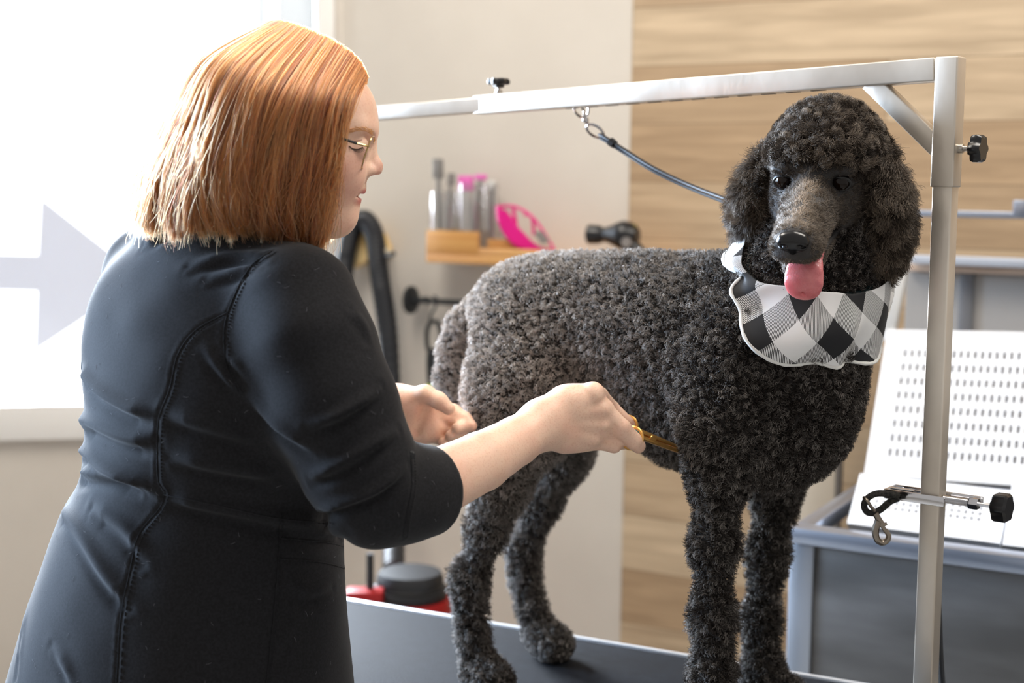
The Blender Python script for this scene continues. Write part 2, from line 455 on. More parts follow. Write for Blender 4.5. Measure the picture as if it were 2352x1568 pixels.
# ---------------------------------------------------------------- grooming table
TZ = 0.753
T0 = WZ(1500, 1491, TZ); T1 = WZ(814, 1378, TZ)
TU = (T0 - T1).normalized(); TV = Vector((-TU.y, TU.x, 0)); TV = TV if TV.y > 0 else -TV   # TV: away from camera
TA = T0 - TU * 0.80; TBn = T0 + TU * 0.56; TWID = 0.475
tc_ = (TA + TBn) / 2 - TV * TWID / 2
table = empty('grooming_table', (tc_.x, tc_.y, 0)); tag(table, 'black rubber topped grooming table with silver edge under the poodle', 'table')
alu = noise_color(mat('brushed_steel', rough=0.32, metal=1.0), srgb(172, 168, 165), srgb(200, 196, 192), scale=14, bump=0.15, bscale=120, rough=(0.22, 0.42))
rubber = mat('black_rubber', rough=0.42)
noise_color(rubber, srgb(17, 18, 22), srgb(25, 27, 31), scale=60, bump=0.35, bscale=420, rough=(0.7, 0.8)); rubber.node_tree.nodes['Principled BSDF'].inputs['Specular IOR Level'].default_value = 0.08
Tlen = (TBn - TA).length
TM = MB.frame(None, (tc_.x, tc_.y, TZ), TU, TV, Vector((0, 0, 1)))
MB().box((0, 0, -0.012), (Tlen - 0.02, TWID - 0.02, 0.024), TM, bevel=0.002).build('rubber_mat', rubber, table)
edge_m = mat('silver_edge_trim', srgb(225, 230, 236), rough=0.3, metal=0.6)
b = MB()
b.box((0, TWID / 2 - 0.004, -0.013), (Tlen, 0.008, 0.032), TM, bevel=0.002)
b.box((0, -TWID / 2 + 0.004, -0.013), (Tlen, 0.008, 0.032), TM, bevel=0.002)
b.box((Tlen / 2 - 0.004, 0, -0.013), (0.008, TWID - 0.017, 0.032), TM, bevel=0.002)
b.box((-Tlen / 2 + 0.004, 0, -0.013), (0.008, TWID - 0.017, 0.032), TM, bevel=0.002)
b.build('edge_trim', edge_m, table)
MB().box((0, 0, -0.0355), (Tlen - 0.03, TWID - 0.03, 0.020), TM, bevel=0.002).build('table_board', mat('table_board', srgb(70, 70, 72), rough=0.6), table)
dark_steel = mat('dark_steel', srgb(70, 72, 76), rough=0.4, metal=0.8)
for sx in (-1, 1):
    for sy in (-1, 1):
        b = MB(); b.box((sx * (Tlen / 2 - 0.10), sy * (TWID / 2 - 0.07), -0.0455 - (TZ - 0.0455) / 2), (0.035, 0.035, TZ - 0.0455), TM, bevel=0.003)
        b.build('leg', dark_steel, table)
# ---------------------------------------------------------------- grooming arm
PY = 1.75
ptop = W(2184, 131, PY); pbot = W(2126, 1568, PY)
pax = (ptop - pbot).normalized()
pfoot = pbot + pax * ((TZ - 0.09 - pbot.z) / pax.z)
AU = Vector((0.785, -0.62, 0)).normalized()          # outward along the crossbar, to the right
AU = (AU - pax * AU.dot(pax)).normalized(); AN = pax.cross(AU).normalized()    # AN: away from camera
if AN.y < 0: AN = -AN
arm = empty('grooming_stand', (pfoot.x, pfoot.y, pfoot.z)); tag(arm, 'square steel grooming arm with crossbar reaching over the poodle', 'grooming stand')
steel = noise_color(mat('worn_square_tube_steel', rough=0.38, metal=0.6), srgb(206, 195, 181), srgb(238, 229, 216), scale=9, stretch=(1, 1, 0.6), lo=0.3, hi=0.7, bump=0.12, bscale=90, rough=(0.25, 0.45))
def tube_box(a, b, w, h, side, name, m, parent):
    """square tube between two points; side = the direction of the w axis"""
    a, b = Vector(a), Vector(b); d = (b - a); L = d.length; x = d / L
    y = (Vector(side) - x * Vector(side).dot(x)).normalized(); z = x.cross(y)
    mb = MB(); mb.box((0, 0, 0), (L, w, h), mb.frame((a + b) / 2, x, y, z), bevel=0.0022, seg=3)
    return mb.build(name, m, parent)
psl = pbot + pax * ((W(2176, 430, PY).z - pbot.z) / pax.z)
tube_box(pfoot, psl + pax * 0.10, 0.0245, 0.0245, AU, 'lower_post', steel, arm)
tube_box(psl, ptop, 0.0285, 0.0285, AU, 'upper_sleeve', steel, arm)
b = MB(); b.box((0, 0, 0), (0.06, 0.05, 0.075), MB.frame(None, pfoot + pax * 0.03, AU, AN, pax), bevel=0.004); b.build('table_clamp', dark_steel, arm)
# crossbar: outer tube and thinner extension
BYF = 2.22
barR = W(2158, 161, PY + 0.004); barR = ptop - pax * 0.0145 - AU * 0.0145
barL = W(1100, 242, BYF)
bu = (barL - barR).normalized()
tube_box(barR, barL, 0.0285, 0.0285, pax, 'crossbar', steel, arm)
ext = W(700, 274, BYF + (BYF - PY) * (400 / 1060) * 1.12)
tube_box(barL - bu * 0.05, ext, 0.0225, 0.0225, pax, 'extension_bar', steel, arm)
# row of adjustment slots under the crossbar
b = MB()
for k in range(12):
    p = barR + bu * (0.16 + 0.036 * k) - pax * 0.0143
    b.box((0, 0, 0), (0.02, 0.006, 0.0012), b.frame(p, bu, AN, pax))
b.build('slot_row', mat('dark_slot', (0.02, 0.02, 0.02), rough=0.8), arm)
# diagonal brace
br0 = barR + bu * 0.125 - pax * 0.012; br1 = ptop - pax * 0.135 - AU * 0.010
q0 = W(2018, 197, 1.83); q1 = W(2152, 342, PY)
d0 = (q0 - barR).dot(bu); q0 = barR + bu * d0 - pax * 0.008; d1 = (ptop - q1).dot(pax); q1 = ptop - pax * d1 - AU * 0.008
tube_box(q0, q1, 0.024, 0.020, pax.cross(AN), 'diagonal_brace', steel, arm)
black_pl = mat('black_knob_plastic', srgb(22, 22, 24), rough=0.3)
bright = mat('bright_screw_steel', srgb(190, 185, 178), rough=0.25, metal=1.0)
def knob(base, ax, r, name='adjustment_knob', stem=0.02, parent=arm, th=0.014, up=(0, 0, 1)):
    M = axis_frame(base, ax, up)
    st = MB(); st.lathe([(0.0055, -0.002), (0.0055, 0.006), (0.0032, 0.0062), (0.0032, stem + 0.002)], M, 16)
    h = MB(); h.lathe([(r * 0.45, stem - 0.004), (r * 0.5, stem), (r * 0.92, stem + 0.001), (r, stem + 0.004), (r, stem + th - 0.004), (r * 0.85, stem + th), (r * 0.3, stem + th)], M, 42, lobes=6, lobe=0.13)
    k = h.build(name, black_pl, parent); st.build('threaded_stem', bright, k)
    return k
kp = ptop - pax * ((ptop - W(2205, 342, PY)).dot(pax)) + AU * 0.0142
knob(kp, AU, 0.0165, stem=0.017)
kb = W(1150, 216, BYF - 0.02); kb = barR + bu * ((kb - barR).dot(bu)) + pax * 0.0142
knob(kb, pax, 0.0155, stem=0.014, th=0.010, up=(0, 1, 0))

# clamp on the post with tether loop and snap
clp = pfoot + pax * ((W(2140, 1142, PY).z - pfoot.z) / pax.z)
pc = empty('post_clamp', clp); tag(pc, 'small chrome clamp on the upright post with black threaded knob', 'clamp')
chrome = mat('chrome', srgb(215, 215, 218), rough=0.12, metal=1.0)
b = MB()
for sgn in (-1,):
    b.box((0.0, -0.0165, 0), (0.078, 0.003, 0.0125), MB.frame(None, clp - AU * 0.018, AU, AN, pax), bevel=0.001)
    b.box((0.0, 0.0165, 0), (0.115, 0.003, 0.0125), MB.frame(None, clp + AU * 0.0, AU, AN, pax), bevel=0.001)
b.box((-0.0565, 0, 0), (0.003, 0.036, 0.0125), MB.frame(None, clp, AU, AN, pax), bevel=0.001)
b.build('clamp_band', chrome, pc)
b = MB(); b.lathe([(0.0062, 0), (0.0062, 0.034)], axis_frame(clp - AU * 0.058, AU), 16); b.build('clamp_barrel', chrome, pc)
sc = MB(); Ms = axis_frame(clp + AU * 0.013, AU)
prof = []
for k in range(24): prof += [(0.0042, k * 0.0014), (0.0050, k * 0.0014 + 0.0007)]
sc.lathe(prof, Ms, 14); sc.lathe([(0.0075, 0.033), (0.0078, 0.035), (0.0078, 0.043), (0.0072, 0.045)], Ms, 6); sc.lathe([(0.0026, 0.045), (0.0026, 0.066)], Ms, 10)
sc.build('screw', chrome, pc)
b = MB(); b.lathe([(0.006, 0.060), (0.006, 0.064), (0.016, 0.0645), (0.0175, 0.067), (0.0175, 0.080), (0.015, 0.083), (0.004, 0.083)], Ms, 42, lobes=6, lobe=0.07); b.build('knob', black_pl, pc)

tl = empty('tether', clp - AU * 0.06); tag(tl, 'short black rope tether loop with steel snap hook on the post clamp', 'tether')
rope = noise_color(mat('fuzzy_black_rope', rough=0.95), srgb(20, 20, 20), srgb(58, 56, 52), scale=300)
def PP(px, py, off=0.0):  # point in the plane of the post facing the camera
    return W(px, py, PY + off)
loop = [PP(2064, 1137, .0), PP(2040, 1134, -.003), PP(2015, 1133, -.006), PP(1995, 1142, -.006), PP(1985, 1158, -.004), PP(1990, 1174, 0), PP(2006, 1178, .004), PP(2025, 1168, .006), PP(2040, 1155, .006), PP(2052, 1148, .004), PP(2064, 1144, .002)]
MB().tube(spline(loop, 60), 0.0042, 10).build('rope_loop', rope, tl)
snapm = mat('dull_snap_metal', srgb(150, 140, 128), rough=0.35, metal=1.0)
s = MB(); s.tube(spline([PP(1984, 1142, -.006), PP(1992, 1150, -.012), PP(2000, 1162, -.010), PP(2008, 1172, -.004)], 12), 0.0022, 8)
s.tube(spline([PP(2010, 1178), PP(2018, 1192), PP(2026, 1206)], 8), [0.0042, 0.0042, 0.004, 0.004, 0.004, 0.0042, 0.0045, 0.0045], 12)
s.tube(spline([PP(2018, 1196), PP(2012, 1212), PP(2011, 1226), PP(2016, 1240), PP(2027, 1246), PP(2038, 1240), PP(2041, 1230), PP(2037, 1222), PP(2033, 1216)], 40), [0.0050 - 0.0022 * i / 39 for i in range(40)], 10)
s.tube([PP(2020, 1196), PP(2034, 1220)], 0.0026, 8); s.tube([PP(2028, 1206), PP(2037, 1202)], 0.0022, 8)
s.build('snap_hook', snapm, tl)

# noose leash from crossbar to the neck
ls = empty('grooming_leash', W(1345, 262, 2.11)); tag(ls, 'thin black grooming leash running from the crossbar to the poodle neck', 'leash')
LY = 2.105
hk = W(1338, 246, LY); d_ = (hk - barR).dot(bu); under = barR + bu * d_ - pax * 0.0145
def LP(px, py, Y=LY): return W(px, py, Y)
s = MB()
s.tube(spline([LP(1318, 246), LP(1322, 258), LP(1332, 268), LP(1340, 270), LP(1350, 262), LP(1352, 248)], 24), 0.0019, 8)
s.tube(spline([LP(1336, 247), LP(1342, 256), LP(1340, 266)], 10), 0.0018, 8)
s.lathe([(0.001, -0.0045), (0.0045, -0.003), (0.0052, 0), (0.0045, 0.003), (0.001, 0.0045)], axis_frame(LP(1345, 275), (LP(1350, 290) - LP(1340, 264))), 14)
s.tube([LP(1346, 278), LP(1352, 290)], 0.0028, 8)
s.build('swivel_clip', chrome, ls)
s = MB(); cc = LP(1367, 301, LY - 0.005); e1 = (LP(1380, 318) - LP(1354, 286)).normalized(); e2 = (LP(1388, 300, LY - 0.012) - LP(1350, 305)).normalized()
s.tube([cc + e1 * math.cos(a) * 0.0125 + e2 * math.sin(a) * 0.0105 for a in np.linspace(0, 2 * math.pi, 32, endpoint=False)], 0.0021, 8, closed=True)
s.build('ring', chrome, ls)
cord = mat('black_nylon', srgb(40, 42, 46), rough=0.45)
p = [LP(1378, 312, LY - .004), LP(1400, 325, LY - .02), LP(1437, 349, LY - .04), LP(1500, 388, 2.02), LP(1580, 426, 1.97), LP(1672, 462, 1.90), LP(1720, 480, 1.86)]
pp = [Vector(v) for v in spline(p, 40)]
def strap(mb, pts, w, t):
    for a, b_ in zip(pts, pts[1:]):
        pass
    mb.tube(pts, [w] * len(pts), 10, flat=t / w)
s = MB(); strap(s, [q + Vector((0, 0, 0.0022)) for q in pp], 0.0042, 0.0022)
s.tube([q + Vector((0, 0, -0.0030)) for q in pp], 0.0022, 8)
s.build('strap', cord, ls)
b = MB(); b.tube([pp[7] + Vector((0, 0, 0.0008)), pp[9] + Vector((0, 0, 0.0004))], [0.0068, 0.0062], 10); b.build('strap_slide', black_pl, ls)
# ---------------------------------------------------------------- things on and by the back wall
oak = noise_color(mat('shelf_oak', rough=0.5), srgb(184, 130, 68), srgb(204, 154, 90), scale=5, stretch=(1, 1, 10))
sh = empty('wall_shelf', BW(1180, 600, 0.0)); tag(sh, 'oak wall shelf behind the poodle holding tool jars and pink holder', 'shelf')
zb = BW(978, 602, 0.14).z
sa = (BW(978, 600, 0.14) - WP).dot(WU); sb = (BW(1520, 600, 0.14) - WP).dot(WU)
def wp(s, z, off): p = WP + WU * s + WN * off; p.z = z; return p
def wbox(name, s0, s1, z0, z1, o0, o1, m, parent, bevel=0.002):
    b = MB(); b.box((0, 0, 0), (s1 - s0, o1 - o0, z1 - z0), MB.frame(None, wp((s0 + s1) / 2, (z0 + z1) / 2, (o0 + o1) / 2), WU, WN * -1, Vector((0, 0, 1))), bevel)
    return b.build(name, m, parent)
wbox('shelf_board', sa, sb, zb, zb + 0.022, 0.0, 0.14, oak, sh)
sm = (BW(1098, 600, 0.14) - WP).dot(WU); sm2 = (BW(1125, 600, 0.14) - WP).dot(WU)
wbox('tall_front_lip', sa, sm, zb + 0.022, zb + 0.078, 0.13, 0.14, oak, sh)
wbox('end_panel', sa, sa + 0.01, zb + 0.022, zb + 0.078, 0.0, 0.13, oak, sh)
wbox('low_front_lip', sm, sb, zb + 0.022, zb + 0.040, 0.13, 0.14, oak, sh)
wbox('back_rail', sm, (BW(1170, 600, 0.14) - WP).dot(WU), zb + 0.022, zb + 0.06, 0.085, 0.095, oak, sh)
acr = bpy.data.materials.new('clear_acrylic'); acr.use_nodes = True
at_ = acr.node_tree; at_.nodes.clear(); ao = at_.nodes.new('ShaderNodeOutputMaterial'); am = at_.nodes.new('ShaderNodeMixShader'); am.inputs[0].default_value = 0.16
a1 = at_.nodes.new('ShaderNodeBsdfTransparent'); a1.inputs[0].default_value = (0.97, 0.97, 0.97, 1); a2 = at_.nodes.new('ShaderNodeBsdfGlossy'); a2.inputs['Roughness'].default_value = 0.08
at_.links.new(a1.outputs[0], am.inputs[1]); at_.links.new(a2.outputs[0], am.inputs[2]); at_.links.new(am.outputs[0], ao.inputs[0])
zs = zb + 0.022
greym = mat('grey_tool_plastic', srgb(128, 122, 118), rough=0.5); pink = mat('magenta_plastic', srgb(216, 2, 128), rough=0.35); pinkpale = mat('pink_tag', srgb(226, 110, 185), rough=0.5)
toolsteel = mat('tool_steel', srgb(138, 134, 130), rough=0.45, metal=0.5); whitepl = mat('white_plastic', srgb(206, 204, 200), rough=0.5)
def jar(s, off, r, h, label):
    p = wp(s, zs + 0.0008, off); e = empty('tool_jar', p); tag(e, label, 'jar')
    b = MB(); b.lathe([(r, 0), (r, h), (r - 0.003, h), (r - 0.003, 0.004)], Matrix.Translation(p), 28, capped=False); b.build('cylinder_wall', acr, e)
    b = MB(); b.lathe([(r - 0.0035, 0.0), (r - 0.0035, 0.0035)], Matrix.Translation(p), 28); b.build('jar_base', acr, e)
    return p
S = lambda px, off=0.07: (BW(px, 500, off) - WP).dot(WU)
j1 = jar(S(1018), 0.065, 0.036, 0.15, 'clear acrylic tool jar at the left end of the oak shelf')
j2 = jar(S(1078), 0.060, 0.033, 0.17, 'clear acrylic tool jar with pink tag between the shelf end and pink holder')
j3 = jar(S(1122), 0.060, 0.020, 0.17, 'narrow clear acrylic jar on the shelf beside the magenta holder')
def stick(name, base, dx, dy, L, w, m, label, head=None, hm=None):
    e = empty(name, base); tag(e, label, 'grooming tool', 'grooming tools standing in the shelf jars')
    top = base + WU * dx + WN * dy + Vector((0, 0, L))
    b = MB(); b.bar(base, top, w, w * 0.6, up=WN, bevel=0.0008); b.build('handle', m, e)
    if head:
        b = MB(); b.box((0, 0, 0), head, MB.frame(None, top, WU, WN * -1, (top - base).normalized()), bevel=0.003); b.build('head', hm or m, e)
f4 = Vector((0, 0, 0.006))
stick('grooming_comb', j1 + f4 + WU * -0.012, -0.004, 0.004, 0.20, 0.010, toolsteel, 'steel comb leaning left in the leftmost shelf jar', (0.03, 0.008, 0.05), toolsteel)
stick('grooming_comb', j1 + f4 + WU * 0.004, 0.012, -0.006, 0.175, 0.008, greym, 'grey comb standing upright in the leftmost shelf jar', (0.022, 0.006, 0.03), greym)
stick('slicker_brush', j2 + f4 + WU * -0.008, -0.008, 0.0, 0.165, 0.008, whitepl, 'brush with a pink square head in the middle shelf jar', (0.040, 0.012, 0.038), pinkpale)
stick('grooming_comb', j2 + f4 + WU * 0.006, 0.022, 0.004, 0.18, 0.009, toolsteel, 'steel comb leaning right in the middle shelf jar', (0.034, 0.008, 0.014), pinkpale)
stick('thinning_brush', j3 + f4, 0.004, 0.0, 0.16, 0.011, greym, 'white topped brush in the narrow shelf jar', (0.020, 0.014, 0.024), whitepl)
# magenta holder: curved rib panel with arch openings and grey blades
ph = empty('clipper_holder', BW(1215, 560, 0.07)); tag(ph, 'bright magenta curved plastic holder tilted on the oak shelf', 'holder')
def H(px, py, off): return BW(px, py, off)
def ribbon(pxs, w0, w1, off, m, name, parent):
    pts = spline([tuple(H(x, y, off)) for x, y in pxs], 24); b = MB()
    b.tube([Vector(p) for p in pts], [w0 + (w1 - w0) * i / 23 for i in range(24)], 10, flat=0.6); return b.build(name, m, parent)
ribbon([(1145, 472), (1150, 508), (1172, 545), (1205, 568), (1272, 580)], 0.009, 0.010, 0.11, pink, 'outer_rim', ph)
ribbon([(1146, 474), (1180, 474), (1212, 490), (1240, 520), (1276, 578)], 0.006, 0.005, 0.10, pink, 'top_rim', ph)
def poly_plate(pxs, off, th, m, name, parent):
    P = [H(x, y, off) for x, y in pxs]; M = MB.frame(None, wp(0, 0, off), WU, Vector((0, 0, 1)), WN)
    b = MB(); b.prism([((p - WP).dot(WU), p.z) for p in P], M, th); return b.build(name, m, parent, smooth=False)
poly_plate([(1146, 480), (1163, 482), (1190, 520), (1225, 556), (1262, 578), (1215, 574), (1178, 556), (1152, 515)], 0.108, 0.010, pink, 'curved_panel', ph)
ribbon([(1178, 478), (1182, 500), (1186, 520)], 0.006, 0.006, 0.10, pink, 'rib', ph)
ribbon([(1205, 492), (1222, 500), (1226, 540)], 0.006, 0.006, 0.10, pink, 'rib', ph)
for i, (x, y) in enumerate(((1243, 540), (1252, 552))):
    o = poly_plate([(x - 12, y - 6), (x + 4, y - 10), (x + 12, y + 2), (x - 4, y + 8)], 0.118, 0.012, greym, 'clipper_attachment', None)
    tag(o, ['grey clipper attachment, upper of two in the magenta holder', 'grey clipper attachment, lower of two in the magenta holder'][i], 'clipper attachment')
# black dryer on the shelf
dr = empty('hand_dryer', BW(1430, 560, 0.1)); tag(dr, 'black hand dryer lying on the shelf end above the poodle back', 'dryer')
b = MB(); a0 = BW(1352, 538, 0.10); a1_ = BW(1432, 540, 0.10)
Md = axis_frame(a0, a1_ - a0); L = (a1_ - a0).length
b.lathe([(0.021, 0), (0.023, 0.002), (0.022, L * 0.3), (0.016, L * 0.45), (0.020, L * 0.6), (0.030, L * 0.85), (0.034, L), (0.030, L + 0.02), (0.018, L + 0.035)], Md, 26); b.build('barrel', black_pl, dr)
b = MB(); h0 = BW(1432, 548, 0.10); h1 = BW(1476, 590, 0.10); b.tube([h0, (h0 + h1) / 2, h1], [0.022, 0.020, 0.017], 16); b.build('handle', black_pl, dr)
b = MB(); b.tube([BW(1392, 528, 0.10), BW(1420, 520, 0.1), BW(1462, 522, 0.10)], [0.006, 0.008, 0.007], 12); b.build('hanging_clip', mat('olive_label', srgb(110, 100, 30), rough=0.5), dr)
b = MB(); b.lathe([(0.012, 0), (0.012, 0.006)], axis_frame(BW(1440, 556, 0.125), WN), 16); b.build('badge', greym, dr)
# hook rail and hanging muzzle strap
hr = empty('hook_rail', BW(1010, 690, 0)); tag(hr, 'black metal wall rail with round flange below the oak shelf', 'rail')
iron = mat('black_iron', srgb(30, 33, 36), rough=0.5)
rz = BW(968, 690, 0.05).z; r0 = (BW(968, 690, 0.0) - WP).dot(WU); r1 = (BW(1240, 690, 0.05) - WP).dot(WU)
b = MB(); b.lathe([(0.036, -0.004), (0.036, 0.003), (0.028, 0.007), (0.012, 0.010), (0.012, 0.02)], axis_frame(wp(r0, rz, 0.05), WU), 28); b.build('flange', iron, hr)
b = MB(); b.tube([wp(r0 + 0.02, rz, 0.0), wp(r0 + 0.02, rz, 0.05)], 0.007, 12); b.build('wall_bracket', iron, hr)
b = MB(); b.tube([wp(r0, rz, 0.05), wp(r1, rz, 0.05)], 0.0075, 14); b.build('rail_bar', iron, hr)
b = MB(); b.lathe([(0.036, 0), (0.036, 0.004), (0.030, 0.008), (0.012, 0.012), (0.012, 0.05)], axis_frame(wp(r1, rz, 0.0), WN), 28); b.build('flange', iron, hr)
hs = empty('hanging_strap', BW(998, 700, 0.05)); tag(hs, 'black looped strap hanging from the wall rail behind the tail', 'strap')
b = MB(); b.tube(spline([BW(996, 680, 0.05), BW(1003, 686, 0.055), BW(1000, 705, 0.055), BW(990, 722, 0.055), BW(988, 738, 0.055)], 20), 0.0035, 8); b.build('s_hook', iron, hs)
b = MB(); b.tube(spline([BW(990, 738, .055), BW(981, 760, .055), BW(983, 800, .055), BW(996, 812, .055), BW(1012, 800, .055), BW(1014, 765, .055), BW(1004, 740, .055), BW(990, 738, .055)], 40), 0.0085, 10, flat=0.6); b.build('loop', iron, hs)
b = MB(); b.tube(spline([BW(992, 800, .055), BW(990, 840, .055), BW(994, 900, .055), BW(1000, 960, .055)], 20), 0.017, 12, flat=0.4); b.build('strap_tail', iron, hs)
lm = MB(); lm.box((0, 0, 0), (0.03, 0.012, 0.02), wall_frame(BW(990, 893, 0.09)), bevel=0.004); o = lm.build('tennis_tag', mat('lime_plastic', srgb(170, 200, 40), rough=0.5), None); tag(o, 'tiny lime green tag clipped to the hanging strap behind the poodle tail', 'tag')
# vacuum, hose and wooden hose hook
vac_c = W(942, 1330, 3.02); vac_c.z = 0
vac = empty('shop_vacuum', vac_c); tag(vac, 'red tank shop vacuum with black motor head beyond the table', 'vacuum')
zt = W(942, 1312, 3.02).z; zr = W(942, 1408, 2.9).z
T = Matrix.Translation(vac_c)
b = MB(); b.lathe([(0.085, 0.05), (0.098, 0.08), (0.092, zr - 0.02), (0.088, zr)], T, 40); b.build('red_tank', mat('red_plastic', srgb(150, 16, 18), rough=0.45), vac)
rr = 82 / F_PX * 3.0
lidm = mat('vacuum_black_plastic', srgb(26, 26, 28), rough=0.55)
b = MB(); b.lathe([(rr * 1.06, zr), (rr * 1.1, zr + 0.012), (rr * 1.1, zr + 0.02), (rr * 1.0, zr + 0.022), (rr * 1.02, zt - 0.03), (rr * 0.97, zt - 0.028), (rr * 0.98, zt - 0.015), (rr * 0.9, zt), (rr * 0.5, zt + 0.004)], T, 40); b.build('motor_head', lidm, vac)
b = MB(); p0 = W(850, 1350, 2.95); b.tube([p0, p0 + Vector((0, 0, 0.075))], 0.008, 12); b.build('handle_post', lidm, vac)
b = MB(); p1 = W(838, 1368, 2.95); b.box(p1, (0.08, 0.05, 0.03), None, bevel=0.006); b.build('side_latch', MATS['red_plastic'], vac)
for k in range(4):
    a = k * math.pi / 2 + 0.4; b = MB(); b.lathe([(0.01, 0), (0.024, 0.01), (0.024, 0.04), (0.01, 0.05)], T @ Matrix.Translation((0.085 * math.cos(a), 0.085 * math.sin(a), 0)), 14); b.build('caster', lidm, vac)
hosem = mat('black_hose', srgb(26, 28, 33), rough=0.45)
pts = [(904, 1306, .45), (905, 1200, .34), (903, 1050, .16), (898, 900, .10), (890, 760, .085), (876, 660, .085), (868, 600, .085), (860, 540, .085), (838, 505, .085), (812, 520, .085), (797, 570, .09), (790, 620, .10), (780, 700, .12), (760, 800, .16), (730, 900, .22)]
P = [BW(x, y, o_) for x, y, o_ in pts]
sp = spline(P, 260)
b = MB(); b.tube([Vector(v) for v in sp], [0.0255 + 0.0012 * math.cos(i * 2.1) for i in range(260)], 18); o = b.build('vacuum_hose', hosem); tag(o, 'black corrugated vacuum hose looped over a yellow wooden wall hook', 'hose')
wh = empty('hose_hook', BW(855, 570, 0)); tag(wh, 'yellow wooden hook block on the wall carrying the hose', 'hook')
yw = noise_color(mat('yellow_wood', rough=0.55), srgb(222, 182, 108), srgb(236, 206, 146), scale=10)
o = poly_plate([(818, 600), (822, 555), (838, 528), (866, 520), (888, 538), (902, 570), (900, 588), (872, 590), (845, 606), (822, 616)], 0.012, 0.05, yw, 'hook_block', wh)
b = MB(); b.lathe([(0.013, 0), (0.016, 0.01), (0.012, 0.03)], axis_frame(BW(886, 578, 0.062), WN), 18); b.build('peg', mat('pale_peg', srgb(225, 215, 190), rough=0.5), wh)
b = MB(); b.tube([BW(884, 590, 0.02), BW(884, 590, 0.10), BW(905, 582, 0.12)], 0.006, 10); b.build('iron_hook', iron, wh)
bl = MB(); bl.tube(spline([BW(838, 540, .05), BW(800, 590, .05), BW(778, 640, .05), BW(760, 720, .05)], 20), 0.008, 10); o = bl.build('thin_cable', mat('grey_cable', srgb(70, 72, 78), rough=0.4)); tag(o, 'thin grey cable hanging behind the vacuum hose', 'cable')

# ---------------------------------------------------------------- wash tub, rails and white slotted ramps on the right
R0 = WZ(1815, 1205, 0.90); R1 = WZ(2352, 1275, 0.90); RU = (R1 - R0).normalized(); RV = Vector((-RU.y, RU.x, 0)); RV = RV if RV.y > 0 else -RV
RL = R0 + RU * 1.5
def rp(s, d, z): p = R0 + RU * s + RV * d; p.z = z; return p
tubm = noise_color(mat('dull_tub_steel', rough=0.42, metal=0.85), srgb(96, 94, 92), srgb(120, 118, 116), scale=3, stretch=(1, 1, 4), rough=(0.35, 0.5))
rimm = mat('tub_rim_steel', srgb(165, 172, 186), rough=0.3, metal=0.9)
def rbox(name, s0, s1, d0, d1, z0, z1, m, parent, bevel=0.003):
    b = MB(); b.box((0, 0, 0), (s1 - s0, d1 - d0, z1 - z0), MB.frame(None, rp((s0 + s1) / 2, (d0 + d1) / 2, (z0 + z1) / 2), RU, RV, Vector((0, 0, 1))), bevel)
    return b.build(name, m, parent)
tub = empty('wash_tub', rp(0.75, 0.3, 0)); tag(tub, 'stainless steel dog wash tub on the right behind the post', 'tub')
rbox('front_rim', 0.0, 1.5, -0.012, 0.03, 0.87, 0.90, rimm, tub, 0.008)
rbox('left_rim', 0.0, 0.035, 0.031, 0.62, 0.87, 0.90, rimm, tub, 0.008)
rbox('back_rim', 0.036, 1.5, 0.585, 0.62, 0.87, 0.90, rimm, tub, 0.008)
rbox('front_panel', 0.035, 1.5, 0.006, 0.02, 0.50, 0.869, tubm, tub)
rbox('basin_floor', 0.035, 1.5, 0.021, 0.60, 0.56, 0.575, tubm, tub)
rbox('back_panel', 0.035, 1.5, 0.59, 0.60, 0.50, 0.869, tubm, tub)
legm = mat('bright_leg_steel', srgb(178, 186, 198), rough=0.35, metal=0.8)
for s_, d_2 in ((0.0, 0.0), (1.45, 0.0), (0.0, 0.56), (1.45, 0.56)):
    rbox('leg', s_, s_ + 0.042, d_2, d_2 + 0.045, 0, 0.869, legm, tub)
rbox('lower_shelf', 0.043, 1.449, 0.03, 0.58, 0.30, 0.315, tubm, tub)
# splash guard behind the tub
gd = empty('splash_guard', rp(0.75, 0.63, 0.9)); tag(gd, 'grey and beige splash panels with steel rails standing behind the wash tub', 'splash guard')
sg = mat('splash_panel_grey', srgb(150, 146, 142), rough=0.45); sg2 = mat('splash_panel_beige', srgb(196, 182, 162), rough=0.5)
zf = lambda py, d: Wplane(2280, py, rp(0, d, 0), RV).z
z490, z505, z590, z612 = zf(484, .66), zf(500, .66), zf(588, .66), zf(614, .66)
sx = lambda px, d: (Wplane(px, 700, rp(0, d, 0), RV) - R0).dot(RU)
rbox('grey_panel', sx(2080, .66), 1.7, 0.655, 0.665, 0.9, z590 - 0.01, sg, gd)
rbox('beige_side_panel', sx(1850, .66), sx(1935, .66), 0.655, 0.665, 0.55, 1.12, sg2, gd)
rbox('dark_seam', sx(1936, .66), sx(1950, .66), 0.65, 0.665, 0.5, 1.18, mat('dark_bracket', srgb(92, 84, 76), rough=0.6), gd)
rbox('dark_upright', sx(2195, .62), sx(2228, .62), 0.645, 0.654, 0.9, z590 - 0.01, mat('slate_upright', srgb(105, 106, 110), rough=0.5), gd)
rbox('tan_rail', sx(2085, .66), 1.7, 0.63, 0.65, z612 - 0.012, z612 + 0.003, mat('tan_rail', srgb(190, 165, 145), rough=0.5), gd)
rbox('white_rail', sx(2105, .66), 1.7, 0.60, 0.63, z612 + 0.004, z590, mat('rail_alu', srgb(186, 190, 198), rough=0.35, metal=0.5), gd)
rbox('top_rail', sx(2100, .66), 1.7, 0.60, 0.62, z505, z490, rimm, gd)
rbox('rail_bracket', sx(2318, .6), sx(2400, .6), 0.585, 0.60, z505 + 0.002, zf(458, .6), rimm, gd)
